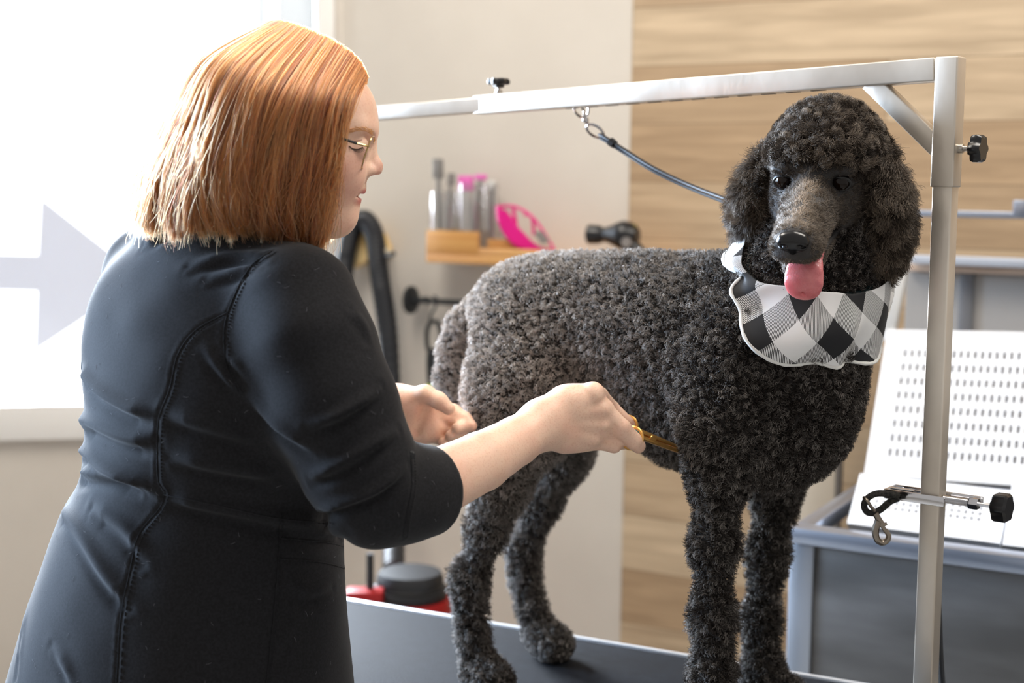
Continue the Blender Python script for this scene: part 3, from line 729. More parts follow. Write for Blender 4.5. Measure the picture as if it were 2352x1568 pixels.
# white post, leaning
b = MB(); b.bar(Wplane(2036, 780, rp(0, .5, 0), RV), Wplane(2072, 600, rp(0, .5, 0), RV), 0.03, 0.02, up=RV, bevel=0.003)
o = b.build('white_prop_post', whitepl); tag(o, 'white plastic prop leaning left of the slotted ramps', 'post')
# slotted ramps
slotm = bpy.data.materials.new('slotted_white_plastic'); 
def ramp(corners, rows, cols, label, th=0.02, margin=0.035):
    """plate with real slots; corners: bottom-left, bottom-right, top-left"""
    bl, br_, tl_ = [Vector(c) for c in corners]; ex = br_ - bl; ey = tl_ - bl; Wd, Hd = ex.length, ey.length; ex.normalize(); ey = (ey - ex * ey.dot(ex)).normalized(); ez = ex.cross(ey)
    bm = bmesh.new()
    xs = [0.0, margin]; cw = (Wd - 2 * margin) / cols
    for c in range(cols): xs += [margin + cw * c + cw * 0.28, margin + cw * c + cw * 0.72]
    xs += [Wd - margin, Wd]; ys = [0.0, margin]; ch = (Hd - 2 * margin) / rows
    for r in range(rows): ys += [margin + ch * r + ch * 0.2, margin + ch * r + ch * 0.75]
    ys += [Hd - margin, Hd]
    g = [[bm.verts.new(bl + ex * x + ey * y) for x in xs] for y in ys]
    for j in range(len(ys) - 1):
        for i in range(len(xs) - 1):
            hole = 2 <= i < len(xs) - 3 and i % 2 == 0 and 2 <= j < len(ys) - 3 and j % 2 == 0
            if hole: continue
            bm.faces.new((g[j][i], g[j][i + 1], g[j + 1][i + 1], g[j + 1][i]))
    r = bmesh.ops.extrude_face_region(bm, geom=list(bm.faces)); vs = [v for v in r['geom'] if isinstance(v, bmesh.types.BMVert)]
    bmesh.ops.translate(bm, verts=vs, vec=ez * th)
    bmesh.ops.recalc_face_normals(bm, faces=bm.faces)
    me = bpy.data.meshes.new('slotted_ramp'); bm.to_mesh(me); bm.free()
    o = link('slotted_ramp', me, mat('ramp_white', srgb(224, 224, 226), rough=0.5)); tag(o, label, 'ramp')
    b = MB(); b.box((0, 0, 0), (Wd - 0.004, Hd - 0.004, 0.003), MB.frame(None, bl + ex * Wd / 2 + ey * Hd / 2 + ez * (-0.0025 if ez.y < 0 else th + 0.0025), ex, ey, ez)); b.build('backing_sheet', mat('ramp_backing', srgb(196, 196, 200), rough=0.6), o)
    return o
def RP(px, py, d): return Wplane(px, py, rp(0, d, 0), RV)
ramp([RP(1990, 1100, .33), RP(2420, 1130, .33), RP(2046, 768, .50)], 8, 20, 'tall white slotted plastic ramp leaning in the wash tub')
ramp([RP(1950, 1215, .10), RP(2300, 1262, .10), RP(1968, 1100, .17)], 3, 16, 'low white slotted plastic panel in front of the tall ramp')
ramp([RP(2306, 1262, .09), RP(2460, 1280, .09), RP(2316, 1112, .16)], 4, 5, 'white slotted plastic panel at the right edge beside the post knob')
# dark cord hanging behind the post foot
b = MB(); b.tube(spline([W(2152, 1330, 1.83), W(2156, 1400, 1.83), W(2160, 1500, 1.83), W(2166, 1600, 1.83), W(2166, 1700, 1.83)], 20), 0.004, 8); o = b.build('dark_cord', cord); tag(o, 'black cord hanging down behind the steel post', 'cord')
# ---------------------------------------------------------------- the poodle
rng = np.random.default_rng(7)
DU = Vector((math.cos(math.radians(35)), -math.sin(math.radians(35)), 0)); DV = Vector((-DU.y, DU.x, 0))
DO = Vector((0.011, 2.024, TZ)); UP = Vector((0, 0, 1))
def D(px, py, s=0.0): return Wplane(px, py, DO + DV * s, DV)
def rad(p, px): return px / F_PX * p.y
dog = SDF()
def dchain(rows, s=None, k=0.03):
    """rows: px, py, s, half width in px"""
    P = [D(r[0], r[1], r[2]) for r in rows]; R = [max(rad(p, r[3]) - (0.0085 if r[1] < 1050 else 0.0155), 0.010) for p, r in zip(P, rows)]
    dog.chain(P, R, k)
    return P
AX = (DU, DV, UP)
# trunk
def del_(px, py, s, rf, rs, rh, k=0.05, tilt=0.0):
    c = D(px, py, s); a = DU * math.cos(tilt) + UP * math.sin(tilt); b = UP * math.cos(tilt) - DU * math.sin(tilt)
    dog.ell(c, (rf - 0.008, rs - 0.008, rh - 0.008), (a, DV, b), k)
del_(1640, 800, 0.0, 0.150, 0.105, 0.118, tilt=-0.15)     # rib cage front
del_(1520, 770, 0.0, 0.17, 0.100, 0.100, tilt=-0.10)
del_(1395, 735, 0.0, 0.15, 0.085, 0.085)                 # loin
del_(1250, 715, 0.0, 0.115, 0.095, 0.080)                # croup
del_(1720, 850, 0.0, 0.11, 0.100, 0.140, tilt=0.1)       # chest
del_(1832, 835, 0.0, 0.085, 0.088, 0.12, tilt=0.25)       # forechest
del_(1790, 985, 0.0, 0.075, 0.078, 0.075)
# neck
nkp = [D(1795, 770, 0.0), D(1850, 660, 0.01), W(1888, 560, 1.775), W(1890, 440, 1.81)]
dog.chain(nkp, [0.078, 0.064, 0.052, 0.050], 0.06)
# near shoulder and foreleg
dchain([(1690, 800, -0.075, 110), (1665, 960, -0.095, 105), (1650, 1080, -0.085, 78), (1640, 1250, -0.08, 59), (1637, 1420, -0.08, 56), (1637, 1560, -0.08, 58), (1638, 1650, -0.08, 60)], k=0.04)
pz = D(1638, 1650, -0.08)
def paw(base, fwd, side, scale=1.0):
    b = Vector((base.x, base.y, TZ)); f = fwd.normalized(); sd = side
    dog.ell(b + f * 0.018 * scale + UP * 0.026, (0.050 * scale, 0.036 * scale, 0.026), (f, sd, UP), 0.02)
    for t in (-1.5, -0.5, 0.5, 1.5):
        q = b + f * (0.050 - abs(t) * 0.006) * scale + sd * t * 0.0155 * scale
        dog.ell(q + UP * 0.019, (0.022 * scale, 0.0105 * scale, 0.018), (f, sd, UP), 0.006)
paw(pz - DU * 0.005, DU, DV, 0.88)
# far foreleg
P = dchain([(1800, 900, 0.06, 100), (1790, 1020, 0.075, 85), (1780, 1130, 0.085, 62), (1764, 1280, 0.085, 52), (1748, 1430, 0.085, 48), (1750, 1540, 0.085, 50), (1758, 1590, 0.085, 52)], k=0.04)
paw(P[-1] + DU * 0.0, DU, DV, 0.85)
# near hind leg
dchain([(1190, 790, -0.055, 110), (1180, 900, -0.075, 112), (1172, 1000, -0.085, 98), (1150, 1110, -0.09, 76), (1120, 1210, -0.09, 56), (1084, 1330, -0.09, 43), (1082, 1400, -0.09, 38), (1088, 1470, -0.09, 37), (1100, 1550, -0.09, 40)], k=0.035)
dog.ell(D(1064, 1325, -0.09), (0.012, 0.014, 0.024), AX, 0.02)
dog.ell(D(1255, 905, -0.07), (0.05, 0.045, 0.075), AX, 0.05)      # stifle
hp = D(1100, 1560, -0.09); paw(hp + DU * 0.002, (DU * 0.9 - DV * 0.35), (DV * 0.9 + DU * 0.35).normalized(), 0.86)
# far hind leg
dchain([(1270, 800, 0.055, 95), (1300, 940, 0.075, 90), (1290, 1040, 0.09, 66), (1245, 1150, 0.09, 50), (1202, 1258, 0.09, 45), (1205, 1330, 0.09, 38), (1222, 1400, 0.09, 33), (1238, 1460, 0.09, 36)], k=0.035)
hq = D(1238, 1470, 0.09); paw(hq + DU * 0.004, (DU * 0.95 - DV * 0.25), (DV * 0.95 + DU * 0.25).normalized(), 0.80)
# tuck and underline
dog.cone(D(1330, 850, 0), D(1560, 965, 0), 0.030, 0.055, 0.06)
# tail
dchain([(1120, 690, 0.0, 42), (1066, 745, 0.0, 40), (1040, 800, -0.005, 36), (1032, 870, -0.01, 34), (1036, 930, -0.01, 30), (1052, 980, -0.01, 26)], k=0.02)

# ---- head, in its own frame: HX to the dog's left (image right), HF muzzle direction, HU crown
HC = W(1866, 415, 1.700)                           # between the eyes, on the midline
HF = Vector((-0.33, -0.87, -0.36)).normalized()
HX = HF.cross(Vector((0.02, 0, 1))).normalized() * 1; HX = HX if HX.x > 0 else -HX
HU = HX.cross(HF).normalized(); HU = HU if HU.z > 0 else -HU
rollq = Quaternion(HF, math.radians(-2)); 
def hd(x, f, u): return HC + HX * x + HF * f + HU * u
HA = (HX, HF, HU)
head = SDF()
head.ell(hd(0.0, -0.055, -0.005), (0.058, 0.07, 0.055), HA, 0.02)                      # skull
head.ell(hd(0, -0.025, -0.035), (0.052, 0.05, 0.036), HA, 0.02)
head.ell(hd(0, -0.045, -0.065), (0.040, 0.045, 0.035), HA, 0.03)
head.cone(hd(0.0, -0.04, -0.05), nkp[2], 0.045, 0.045, 0.03)                          # cheeks
head.cone(hd(0, -0.01, -0.008), hd(0, 0.118, -0.024), 0.0225, 0.0180, 0.018)             # bridge
head.cone(hd(-0.012, 0.0, -0.028), hd(-0.012, 0.116, -0.036), 0.0215, 0.0165, 0.015)
head.cone(hd(0.012, 0.0, -0.028), hd(0.012, 0.116, -0.036), 0.0215, 0.0165, 0.015)
head.ell(hd(0, 0.120, -0.030), (0.020, 0.014, 0.020), HA, 0.012)
for sx_ in (-1, 1):
    head.ell(hd(0.033 * sx_, -0.002, 0.015), (0.017, 0.014, 0.008), HA, 0.012)            # brow
    head.ell(hd(0.034 * sx_, 0.012, 0.0), (0.0125, 0.013, 0.009), HA, 0.006, 's')          # socket
    head.cone(hd(0.018 * sx_, 0.004, -0.012), hd(0.012 * sx_, 0.05, -0.018), 0.010, 0.008, 0.012)
# lower jaw, opened
head.cone(hd(0.0, -0.01, -0.066), hd(0.0, 0.088, -0.078), 0.024, 0.0145, 0.012)
head.cone(hd(0.016, -0.02, -0.05), hd(0.010, 0.08, -0.073), 0.018, 0.011, 0.012)
head.cone(hd(-0.016, -0.02, -0.05), hd(-0.010, 0.08, -0.073), 0.018, 0.011, 0.012)
head.ell(hd(0.0, 0.085, -0.057), (0.015, 0.06, 0.0085), HA, 0.004, 's')                  # mouth opening
head.ell(hd(0.024, 0.045, -0.054), (0.016, 0.045, 0.0065), HA, 0.005, 's')
head.ell(hd(-0.024, 0.045, -0.054), (0.016, 0.045, 0.0065), HA, 0.005, 's')
# topknot, ears
TK = SDF()
TK.ell(hd(0.006, -0.060, 0.011), (0.058, 0.054, 0.040), HA, 0.03)
TK.ell(hd(0.002, -0.031, 0.024), (0.052, 0.034, 0.019), HA, 0.02)
TK.ell(hd(0.006, -0.090, -0.004), (0.058, 0.045, 0.066), HA, 0.03)
for sx_, eo in ((-1, -0.001), (1, 0.003)):
    TK.ell(hd(0.068 * sx_ + eo, -0.068, -0.030), (0.018, 0.032, 0.036), HA, 0.02)
    TK.ell(hd(0.075 * sx_ + eo, -0.062, -0.062), (0.021, 0.034, 0.046), HA, 0.02)
    TK.ell(hd(0.067 * sx_ + eo * 1.3, -0.052, -0.098 - (0.020 if sx_ < 0 else 0)), (0.018, 0.026, 0.034), HA, 0.02)
dog_all = SDF(); dog_all.p = dog.p + head.p + TK.p
def bump_body(V, N):
    return V + N * (vnoise(V, 90, 3) * 0.0022 + vnoise(V, 38, 4) * 0.0018)[:, None]
lo = np.array([-0.25, 1.35, TZ - 0.01]); hi = np.array([0.75, 2.45, TZ + 0.95])
Vb, Fb = polygonize(dog, lo, hi, 0.0065)
Vh, Fh = polygonize(lambda P, bb=None: np.minimum(head(P, bb), 9), np.array(HC) - 0.20, np.array(HC) + 0.20, 0.0026)
Vt, Ft = polygonize(TK, np.array(HC) - 0.24, np.array(HC) + 0.24, 0.0045)
Vb[:, 2] = np.maximum(Vb[:, 2], TZ + 0.0015)
Vb = bump_body(Vb, vert_normals(Vb, Fb)); Vb[:, 2] = np.maximum(Vb[:, 2], TZ + 0.0012)
Vt2 = Vt + vert_normals(Vt, Ft) * (vnoise(Vt, 60, 5) * 0.004)[:, None]
skin_dark = mat('poodle_undercoat', srgb(44, 40, 38), rough=0.9)
dV = np.concatenate([Vb, Vh, Vt2]); dF = np.concatenate([Fb, Fh + len(Vb), Ft + len(Vb) + len(Vh)])
me = np_mesh('poodle', dV, dF)
poodle = link('poodle', me, None); tag(poodle, 'charcoal grey standard poodle standing on the grooming table, tongue out', 'dog')
me.materials.append(skin_dark)
face_m = mat('poodle_face_fur', srgb(60, 55, 52), rough=0.7)
me.materials.append(face_m)
mi = np.zeros(len(me.polygons), dtype=np.int32); mi[len(Fb):len(Fb) + len(Fh)] = 1; me.polygons.foreach_set('material_index', mi)
# bridge of the nose is lighter: procedural by position along the muzzle (true coat marking)
noise_color(face_m, srgb(40, 37, 36), srgb(64, 59, 56), scale=30, detail=5, bump=0.5, bscale=500)
# eyes, nose, tongue
eye_m = mat('poodle_eye', srgb(24, 14, 9), rough=0.04); eye_m.node_tree.nodes['Principled BSDF'].inputs['Coat Weight'].default_value = 0.0; eye_m.node_tree.nodes['Principled BSDF'].inputs['Specular IOR Level'].default_value = 0.28
lid_m = mat('dark_eyelid', srgb(18, 17, 17), rough=0.4)
def uv_ball(c, r, m, name, parent, squash=(1, 1, 1), axes=None):
    b = MB(); bmesh.ops.create_uvsphere(b.bm, u_segments=28, v_segments=18, radius=1)
    ax = axes or (Vector((1, 0, 0)), Vector((0, 1, 0)), Vector((0, 0, 1)))
    M = MB.frame(None, c, ax[0] * r * squash[0], ax[1] * r * squash[1], ax[2] * r * squash[2])
    bmesh.ops.transform(b.bm, matrix=M, verts=b.bm.verts); return b.build(name, m, parent)
for sx_ in (-1, 1):
    ec = hd(0.0335 * sx_, 0.0008, -0.0005)
    uv_ball(ec, 0.0108, eye_m, 'eye', poodle)
    b = MB(); ring = [ec + HX * math.cos(a) * 0.0105 * 1.08 + HU * math.sin(a) * 0.0078 + HF * (0.0065 - 0.004 * abs(math.cos(a))) for a in np.linspace(0, 2 * math.pi, 28, endpoint=False)]
    b.tube(ring, 0.0021, 8, closed=True); b.build('eyelid', lid_m, poodle)
ns = SDF(); ns.ell(hd(0, 0.134, -0.020), (0.0160, 0.010, 0.0120), HA, 0.005); ns.ell(hd(0, 0.130, -0.031), (0.008, 0.009, 0.010), HA, 0.006)
for sx_ in (-1, 1):
    ns.ell(hd(0.0098 * sx_, 0.136, -0.021), (0.0080, 0.008, 0.0095), HA, 0.005)
    ns.ell(hd(0.0095 * sx_, 0.1455, -0.0235), (0.0042, 0.0045, 0.0026), HA, 0.002, 's'); ns.ell(hd(0.0150 * sx_, 0.141, -0.0250), (0.0050, 0.0050, 0.0013), HA, 0.002, 's')
v, f = polygonize(ns, np.array(hd(0, 0.134, -0.022)) - 0.04, np.array(hd(0, 0.134, -0.022)) + 0.04, 0.0012)
link('nose', np_mesh('nose', v, f), mat('wet_black_nose', srgb(16, 15, 16), rough=0.22), poodle)
tong = noise_color(mat('pink_tongue', rough=0.30), srgb(204, 112, 118), srgb(220, 136, 138), scale=60, bump=0.3, bscale=500)
tong.node_tree.nodes['Principled BSDF'].inputs['Subsurface Weight'].default_value = 0.15
tn = SDF(); tp = [hd(0.008, 0.06, -0.064), hd(0.008, 0.095, -0.062), hd(0.008, 0.110, -0.068), hd(0.008, 0.115, -0.082), hd(0.008, 0.113, -0.091)]
tw = [0.015, 0.017, 0.0185, 0.0195, 0.0155]
for i in range(len(tp) - 1):
    for t in np.linspace(0, 1, 4, endpoint=(i == len(tp) - 2)):
        p = tp[i].lerp(tp[i + 1], t); w = tw[i] * (1 - t) + tw[i + 1] * t; dr_ = (tp[i + 1] - tp[i]).normalized(); nn = HX.cross(dr_)
        tn.ell(p, (w, 0.012, 0.0048), (HX, dr_, nn), 0.006)
tn.cone(tp[1] + HF * 0.004 + HU * 0.006, tp[-1] + HF * 0.0065, 0.002, 0.0012, 0.004, 's')
v, f = polygonize(tn, np.array(tp[2]) - 0.075, np.array(tp[2]) + 0.075, 0.0016)
link('tongue', np_mesh('tongue', v, f), tong, poodle)

# ---- curly coat
def fur_mat(name, dark, light, rough=0.45):
    m = bpy.data.materials.new(name); m.use_nodes = True; nt = m.node_tree; b = nt.nodes['Principled BSDF']
    b.inputs['Roughness'].default_value = rough; b.inputs['Specular IOR Level'].default_value = 0.35
    a = nt.nodes.new('ShaderNodeAttribute'); a.attribute_name = 'shade'
    hi_ = nt.nodes.new('ShaderNodeHairInfo')
    r = nt.nodes.new('ShaderNodeValToRGB'); r.color_ramp.elements[0].color = (*dark, 1); r.color_ramp.elements[1].color = (*light, 1)
    r.color_ramp.elements[0].position = 0.0; r.color_ramp.elements[1].position = 1.0
    nt.links.new(a.outputs['Fac'], r.inputs[0])
    mu = nt.nodes.new('ShaderNodeMix'); mu.data_type = 'RGBA'; mu.blend_type = 'MULTIPLY'; mu.inputs[0].default_value = 1
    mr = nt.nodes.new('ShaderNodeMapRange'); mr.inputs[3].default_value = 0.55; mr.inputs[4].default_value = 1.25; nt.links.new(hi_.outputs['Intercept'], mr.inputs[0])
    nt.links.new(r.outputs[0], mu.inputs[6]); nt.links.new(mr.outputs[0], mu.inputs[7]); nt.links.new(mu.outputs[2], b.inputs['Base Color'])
    return m
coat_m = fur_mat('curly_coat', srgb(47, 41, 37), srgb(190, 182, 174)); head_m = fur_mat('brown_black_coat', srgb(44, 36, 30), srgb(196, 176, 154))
def curly(P, N, L, cell, clump=0.75, curl=0.0016, k=6, s=0, comb=None, lift=1.0, turns=1.3):
    n = len(P); Cc, rid = clump_points(P, cell, s)
    dv = Cc - P; dv -= N * (dv * N).sum(1)[:, None]
    t = np.linspace(0, 1, k)[None, :, None]
    Ls = (L * (0.75 + 0.5 * rng.random(n)))[:, None, None]
    jit = rng.normal(0, 0.25, (n, 3)); dirn = N * lift + jit
    if comb is not None: dirn = dirn + comb
    # each clump leans its own way
    a = np.stack([vnoise(Cc, 1 / cell * 0.9, s + 11), vnoise(Cc, 1 / cell * 0.9, s + 12), vnoise(Cc, 1 / cell * 0.9, s + 13)], 1) * 0.8
    dirn = dirn + a; dirn /= np.linalg.norm(dirn, axis=1)[:, None]
    base = P[:, None, :] + dirn[:, None, :] * Ls * t + dv[:, None, :] * clump * t ** 0.8
    ph = rid[:, None] * 6.28 + rng.random((n, 1)) * 1.0 + t[0, :, 0][None] * 6.28 * turns
    e1 = np.cross(dirn, [0.3, 0.5, 0.81]); e1 /= np.linalg.norm(e1, axis=1)[:, None]; e2 = np.cross(dirn, e1)
    amp = (curl * (0.6 + 0.8 * rid))[:, None, None] * np.sqrt(t)
    base = base + amp * (e1[:, None] * np.cos(ph)[..., None] + e2[:, None] * np.sin(ph)[..., None])
    return base, rid
def rprof(k, r0, r1): return np.linspace(r0, r1, k)
n1 = 230000
P, N = sample_surface(Vb, Fb, n1, rng)
inside = np.minimum(head(P), TK(P)) < -0.004
P, N = P[~inside], N[~inside]
m = (P[:, 2] > TZ + 0.004); P, N = P[m], N[m]
FN = np.array(list(DU)); Rel = P - np.array(list(DO)); fpos = Rel @ FN
# longer coat on the legs below elbow / stifle, shorter on the trunk
legf = np.clip((TZ + 0.36 - P[:, 2]) / 0.15, 0, 1)
L = 0.0095 + 0.0025 * legf
L = np.minimum(L, 0.003 + (P[:, 2] - TZ) * 0.12)
pts, rid = curly(P, N, L, 0.0064, clump=0.6, curl=0.0017, comb=np.array([0, 0, -0.25]) * (0.3 + legf[:, None]), turns=1.2)
# silver grey over back and haunch, nearly black on legs, shoulder and chest (own coat tones; light on rump and back is painted in too)
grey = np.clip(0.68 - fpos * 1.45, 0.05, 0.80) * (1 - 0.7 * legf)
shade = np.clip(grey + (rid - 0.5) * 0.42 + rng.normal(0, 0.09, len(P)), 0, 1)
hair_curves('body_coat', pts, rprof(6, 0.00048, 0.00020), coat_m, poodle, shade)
P, N = sample_surface(Vt, Ft, int(n1 * 0.78), rng)
keep = (head(P) > -0.001) & (dog(P) > -0.006)
rel = P - np.array(list(HC)); rx = rel @ np.array(list(HX)); ru = rel @ np.array(list(HU)); rf = rel @ np.array(list(HF))
P, N, rx, ru, rf = P[keep], N[keep], rx[keep], ru[keep], rf[keep]
ear = np.clip((np.abs(rx) - 0.060) / 0.02, 0, 1) * np.clip((0.03 - ru) / 0.03, 0, 1)
Lh = 0.013 + 0.013 * ear
pts, rid = curly(P, N, Lh, 0.0085 , clump=0.72, curl=0.0022, k=7, s=40, comb=np.array([0, 0, -1.0]) * (ear[:, None] * 1.5), turns=1.6)
shade = np.clip(0.085 + 0.07 * ear + (rid - 0.5) * 0.22 + rng.normal(0, 0.08, len(P)), 0, 1)
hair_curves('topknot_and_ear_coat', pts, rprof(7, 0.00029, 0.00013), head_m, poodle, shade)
# short velvet on the clean face
P, N = sample_surface(Vh, Fh, int(n1 * 0.45), rng)
rel = P - np.array(list(HC)); rx = rel @ np.array(list(HX)); ru = rel @ np.array(list(HU)); rf = rel @ np.array(list(HF))
keep = (TK(P) > 0.0) & ~((rf > 0.128) & (np.abs(rx) < 0.019) & (ru > -0.040)) & ~((np.hypot((np.abs(rx) - 0.0335) / 0.0115, ru / 0.0095) < 1.35) & (rf > -0.01) & (rf < 0.02))
keep &= ~((ru < -0.048) & (ru > -0.063) & (rf > 0.0))
P, N, rx, ru, rf = P[keep], N[keep], rx[keep], ru[keep], rf[keep]
back = -np.array(list(HF)) * 1.1 + np.array([0, 0, -0.25])
Lf = np.full(len(P), 0.0040)
pts, rid = curly(P, N, Lf, 0.006, clump=0.12, curl=0.0003, k=4, s=80, comb=back[None], lift=0.7, turns=0.5)
bridge = np.exp(-(rx / 0.012) ** 2) * np.clip((rf - 0.0) / 0.03, 0, 1) * np.clip((ru + 0.05) / 0.03, 0, 1)
shade = np.clip(0.05 + 0.66 * bridge * (0.75 + 0.4 * vnoise(P, 70, 9)) + 0.12 * np.clip(rf / 0.1, 0, 1) + rng.normal(0, 0.05, len(P)), 0, 1)
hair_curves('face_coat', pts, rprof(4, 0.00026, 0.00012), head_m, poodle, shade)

# ---- gingham bandana: a folded band round the neck with a hanging point
ging = bpy.data.materials.new('gingham_cotton'); ging.use_nodes = True
nt = ging.node_tree; b = nt.nodes['Principled BSDF']; b.inputs['Roughness'].default_value = 0.75
uvn = nt.nodes.new('ShaderNodeUVMap'); sp_ = nt.nodes.new('ShaderNodeSeparateXYZ'); nt.links.new(uvn.outputs[0], sp_.inputs[0])
def mth(op, a, b_=None, c_=None):
    n = nt.nodes.new('ShaderNodeMath'); n.operation = op
    for i, x in enumerate((a, b_, c_)):
        if x is None: continue
        if isinstance(x, (int, float)): n.inputs[i].default_value = x
        else: nt.links.new(x, n.inputs[i])
    return n.outputs[0]
SQ = 0.066
su = mth('GREATER_THAN', mth('FRACT', mth('DIVIDE', sp_.outputs[0], SQ)), 0.5); sv = mth('GREATER_THAN', mth('FRACT', mth('DIVIDE', sp_.outputs[1], SQ)), 0.5)
tot = mth('ADD', su, sv)                                   # 0 white, 1 twill, 2 black
tw_ = mth('GREATER_THAN', mth('FRACT', mth('DIVIDE', mth('ADD', sp_.outputs[0], sp_.outputs[1]), 0.0022)), 0.52)
one = mth('MULTIPLY', mth('COMPARE', tot, 1.0, 0.1), tw_); two = mth('COMPARE', tot, 2.0, 0.1)
blk = mth('MAXIMUM', one, two)
mxn = nt.nodes.new('ShaderNodeMix'); mxn.data_type = 'RGBA'; nt.links.new(blk, mxn.inputs[0])
mxn.inputs[6].default_value = (*srgb(236, 236, 236), 1); mxn.inputs[7].default_value = (*srgb(22, 23, 27), 1); nt.links.new(mxn.outputs[2], b.inputs['Base Color'])
bandn = SDF(); bandn.p = list(dog.p)
na = Vector(D(1825, 760, 0.0)); nb_ = Vector(W(1885, 520, 1.735))            # neck axis, low to high
nx = (nb_ - na).normalized()
front = Vector((0.40, -0.91, 0)); front = (front - nx * front.dot(nx)).normalized(); sidev = nx.cross(front)
def surf_dist(o, d):
    o = np.array(list(o)); d = np.array(list(d)); t = 0.30
    ts = np.linspace(0.30, 0.02, 120); val = dog(o + ts[:, None] * d[None])
    h = np.flatnonzero(val < 0)
    return ts[h[0]] if len(h) else 0.05
NA, NT = 120, 40
BV = []; BUV = []
Lax = (nb_ - na).length
for i in range(NA):
    a = -math.pi + 2 * math.pi * i / NA
    d = front * math.cos(a) + sidev * math.sin(a)
    c = math.cos(a)
    fl_ = 0.5 + 0.5 * math.cos(a)
    top = 0.116 - 0.028 * fl_ - 0.022 * math.exp(-((a + 1.6) / 0.7) ** 2)
    sm_ = min(max((-a - 0.62) / 1.25, (a - 0.55) / 1.5, 0), 1); sm_ = sm_ * sm_ * (3 - 2 * sm_)
    bot = 0.006 + 0.066 * sm_
    row = []
    for j in range(NT):
        t = j / (NT - 1); h = top + (bot - top) * t
        o = na + nx * h
        r = min(surf_dist(o, d), 0.115 if a > -0.6 else 0.082 + 0.045 * t) + 0.017 + 0.006 * math.sin(3 * a + 5 * t) * (0.3 + t) + 0.010 * fl_ * math.sin(math.pi * t)
        row.append((o, d, r, h))
    # cloth hangs straight, never follows hollows inward faster than it can
    BV.append(row)
R_ = np.array([[q[2] for q in row] for row in BV])
for _ in range(14): R_ = (np.roll(R_, 1, 0) + np.roll(R_, -1, 0) + 2 * R_) / 4; R_[:, 1:-1] = (R_[:, :-2] + R_[:, 2:] + 2 * R_[:, 1:-1]) / 4
verts = []; uvs = []
for i, row in enumerate(BV):
    a = -math.pi + 2 * math.pi * i / NA
    for j, q in enumerate(row):
        fold = 0.0058 * math.sin(9 * a + 3.0 * j / NT + 1.3 * math.sin(4 * a)) * (0.25 + j / NT)
        p = q[0] + q[1] * (R_[i, j] + fold); verts.append(tuple(p))
        u = a * 0.105; v = q[3]
        ca, sa_ = math.cos(math.radians(38)), math.sin(math.radians(38)); uvs.append((u * ca - v * sa_ + 1.013, u * sa_ + v * ca + 1.02))
quads = [(i * NT + j, ((i + 1) % NA) * NT + j, ((i + 1) % NA) * NT + j + 1, i * NT + j + 1) for i in range(NA) for j in range(NT - 1)]
me = np_mesh('bandana', np.array(verts), np.array(quads))
uvl = me.uv_layers.new(name='UVMap'); lv = np.zeros(len(me.loops), dtype=np.int32); me.loops.foreach_get('vertex_index', lv)
uva = np.array(uvs)[lv]; 
# keep the seam faces (behind the neck) continuous
for pi_, pol in enumerate(me.polygons):
    ls_ = list(pol.loop_indices); us = uva[ls_, 0]
    if us.max() - us.min() > 0.2:
        for l in ls_:
            if lv[l] // NT == 0: uva[l] += (2 * math.pi * 0.105 * ca, 2 * math.pi * 0.105 * sa_)
uvl.data.foreach_set('uv', uva.astype(np.float32).ravel())
ban = link('bandana', me, ging, poodle); ban['label'] = 'black and white gingham bandana'
so = ban.modifiers.new('thick', 'SOLIDIFY'); so.thickness = 0.0012; so.offset = 1
hem = MB(); hem.tube([Vector(verts[i * NT + NT - 1]) for i in range(NA)], [0.0022 + 0.0004 * math.sin(i * 2.3) for i in range(NA)], 8, closed=True); hem.build('white_hem', mat('white_thread', srgb(232, 232, 228), rough=0.8), ban)
# collar at the top of the bandana
col = MB(); cp = []
for i in range(60):
    a = -math.pi + 2 * math.pi * i / 60; d = front * math.cos(a) + sidev * math.sin(a); o = na + nx * (0.104 - 0.026 * (0.5 + 0.5 * math.cos(a)) - 0.022 * math.exp(-((a + 1.6) / 0.7) ** 2))
    cp.append(o + d * (min(surf_dist(o, d), 0.070) + 0.004))
col.tube(cp, 0.005, 10, closed=True, flat=1.6); col.build('collar', mat('dark_teal_collar', srgb(18, 40, 44), rough=0.5), poodle)
# ---------------------------------------------------------------- the groomer
rng2 = np.random.default_rng(11)
WF = Vector((math.cos(math.radians(35)), math.sin(math.radians(35)), 0)); WL = Vector((-WF.y, WF.x, 0))
TY = 1.66
rows = [(560, 330, 660, 1.45), (590, 270, 700, 1.45), (640, 225, 755, 1.45), (700, 192, 800, 1.45), (780, 178, 838, 1.42), (860, 174, 862, 1.38), (940, 182, 866, 1.35), (1020, 184, 846, 1.3), (1090, 180, 812, 1.25),
        (1125, 170, 800, 1.25), (1160, 142, 796, 1.25), (1210, 120, 796, 1.25), (1320, 75, 803, 1.25), (1450, 35, 812, 1.25), (1568, 2, 822, 1.25), (1760, -45, 838, 1.25), (1900, -70, 850, 1.25)]
lz, lcx, lrF, lrL = [], [], [], []
for py, xl, xr, rho in rows:
    a, b_ = W(xl, py, TY), W(xr, py, TY); w = (b_.x - a.x) / 2
    rF = w / math.sqrt(0.671 + 0.329 * rho * rho); lz.append(a.z); lcx.append((a.x + b_.x) / 2); lrF.append(rF); lrL.append(rF * rho)
o_ = np.argsort(lz); lz, lcx, lrF, lrL = [np.array(v)[o_] for v in (lz, lcx, lrF, lrL)]
def smooth_tab(tab):
    zz = np.linspace(lz[0], lz[-1], 200); v = np.interp(zz, lz, tab); k = np.hanning(15); k /= k.sum()
    return zz, np.convolve(np.pad(v, 7, mode='edge'), k, 'valid')
TAB = [smooth_tab(t) for t in (lcx, lrF, lrL)]
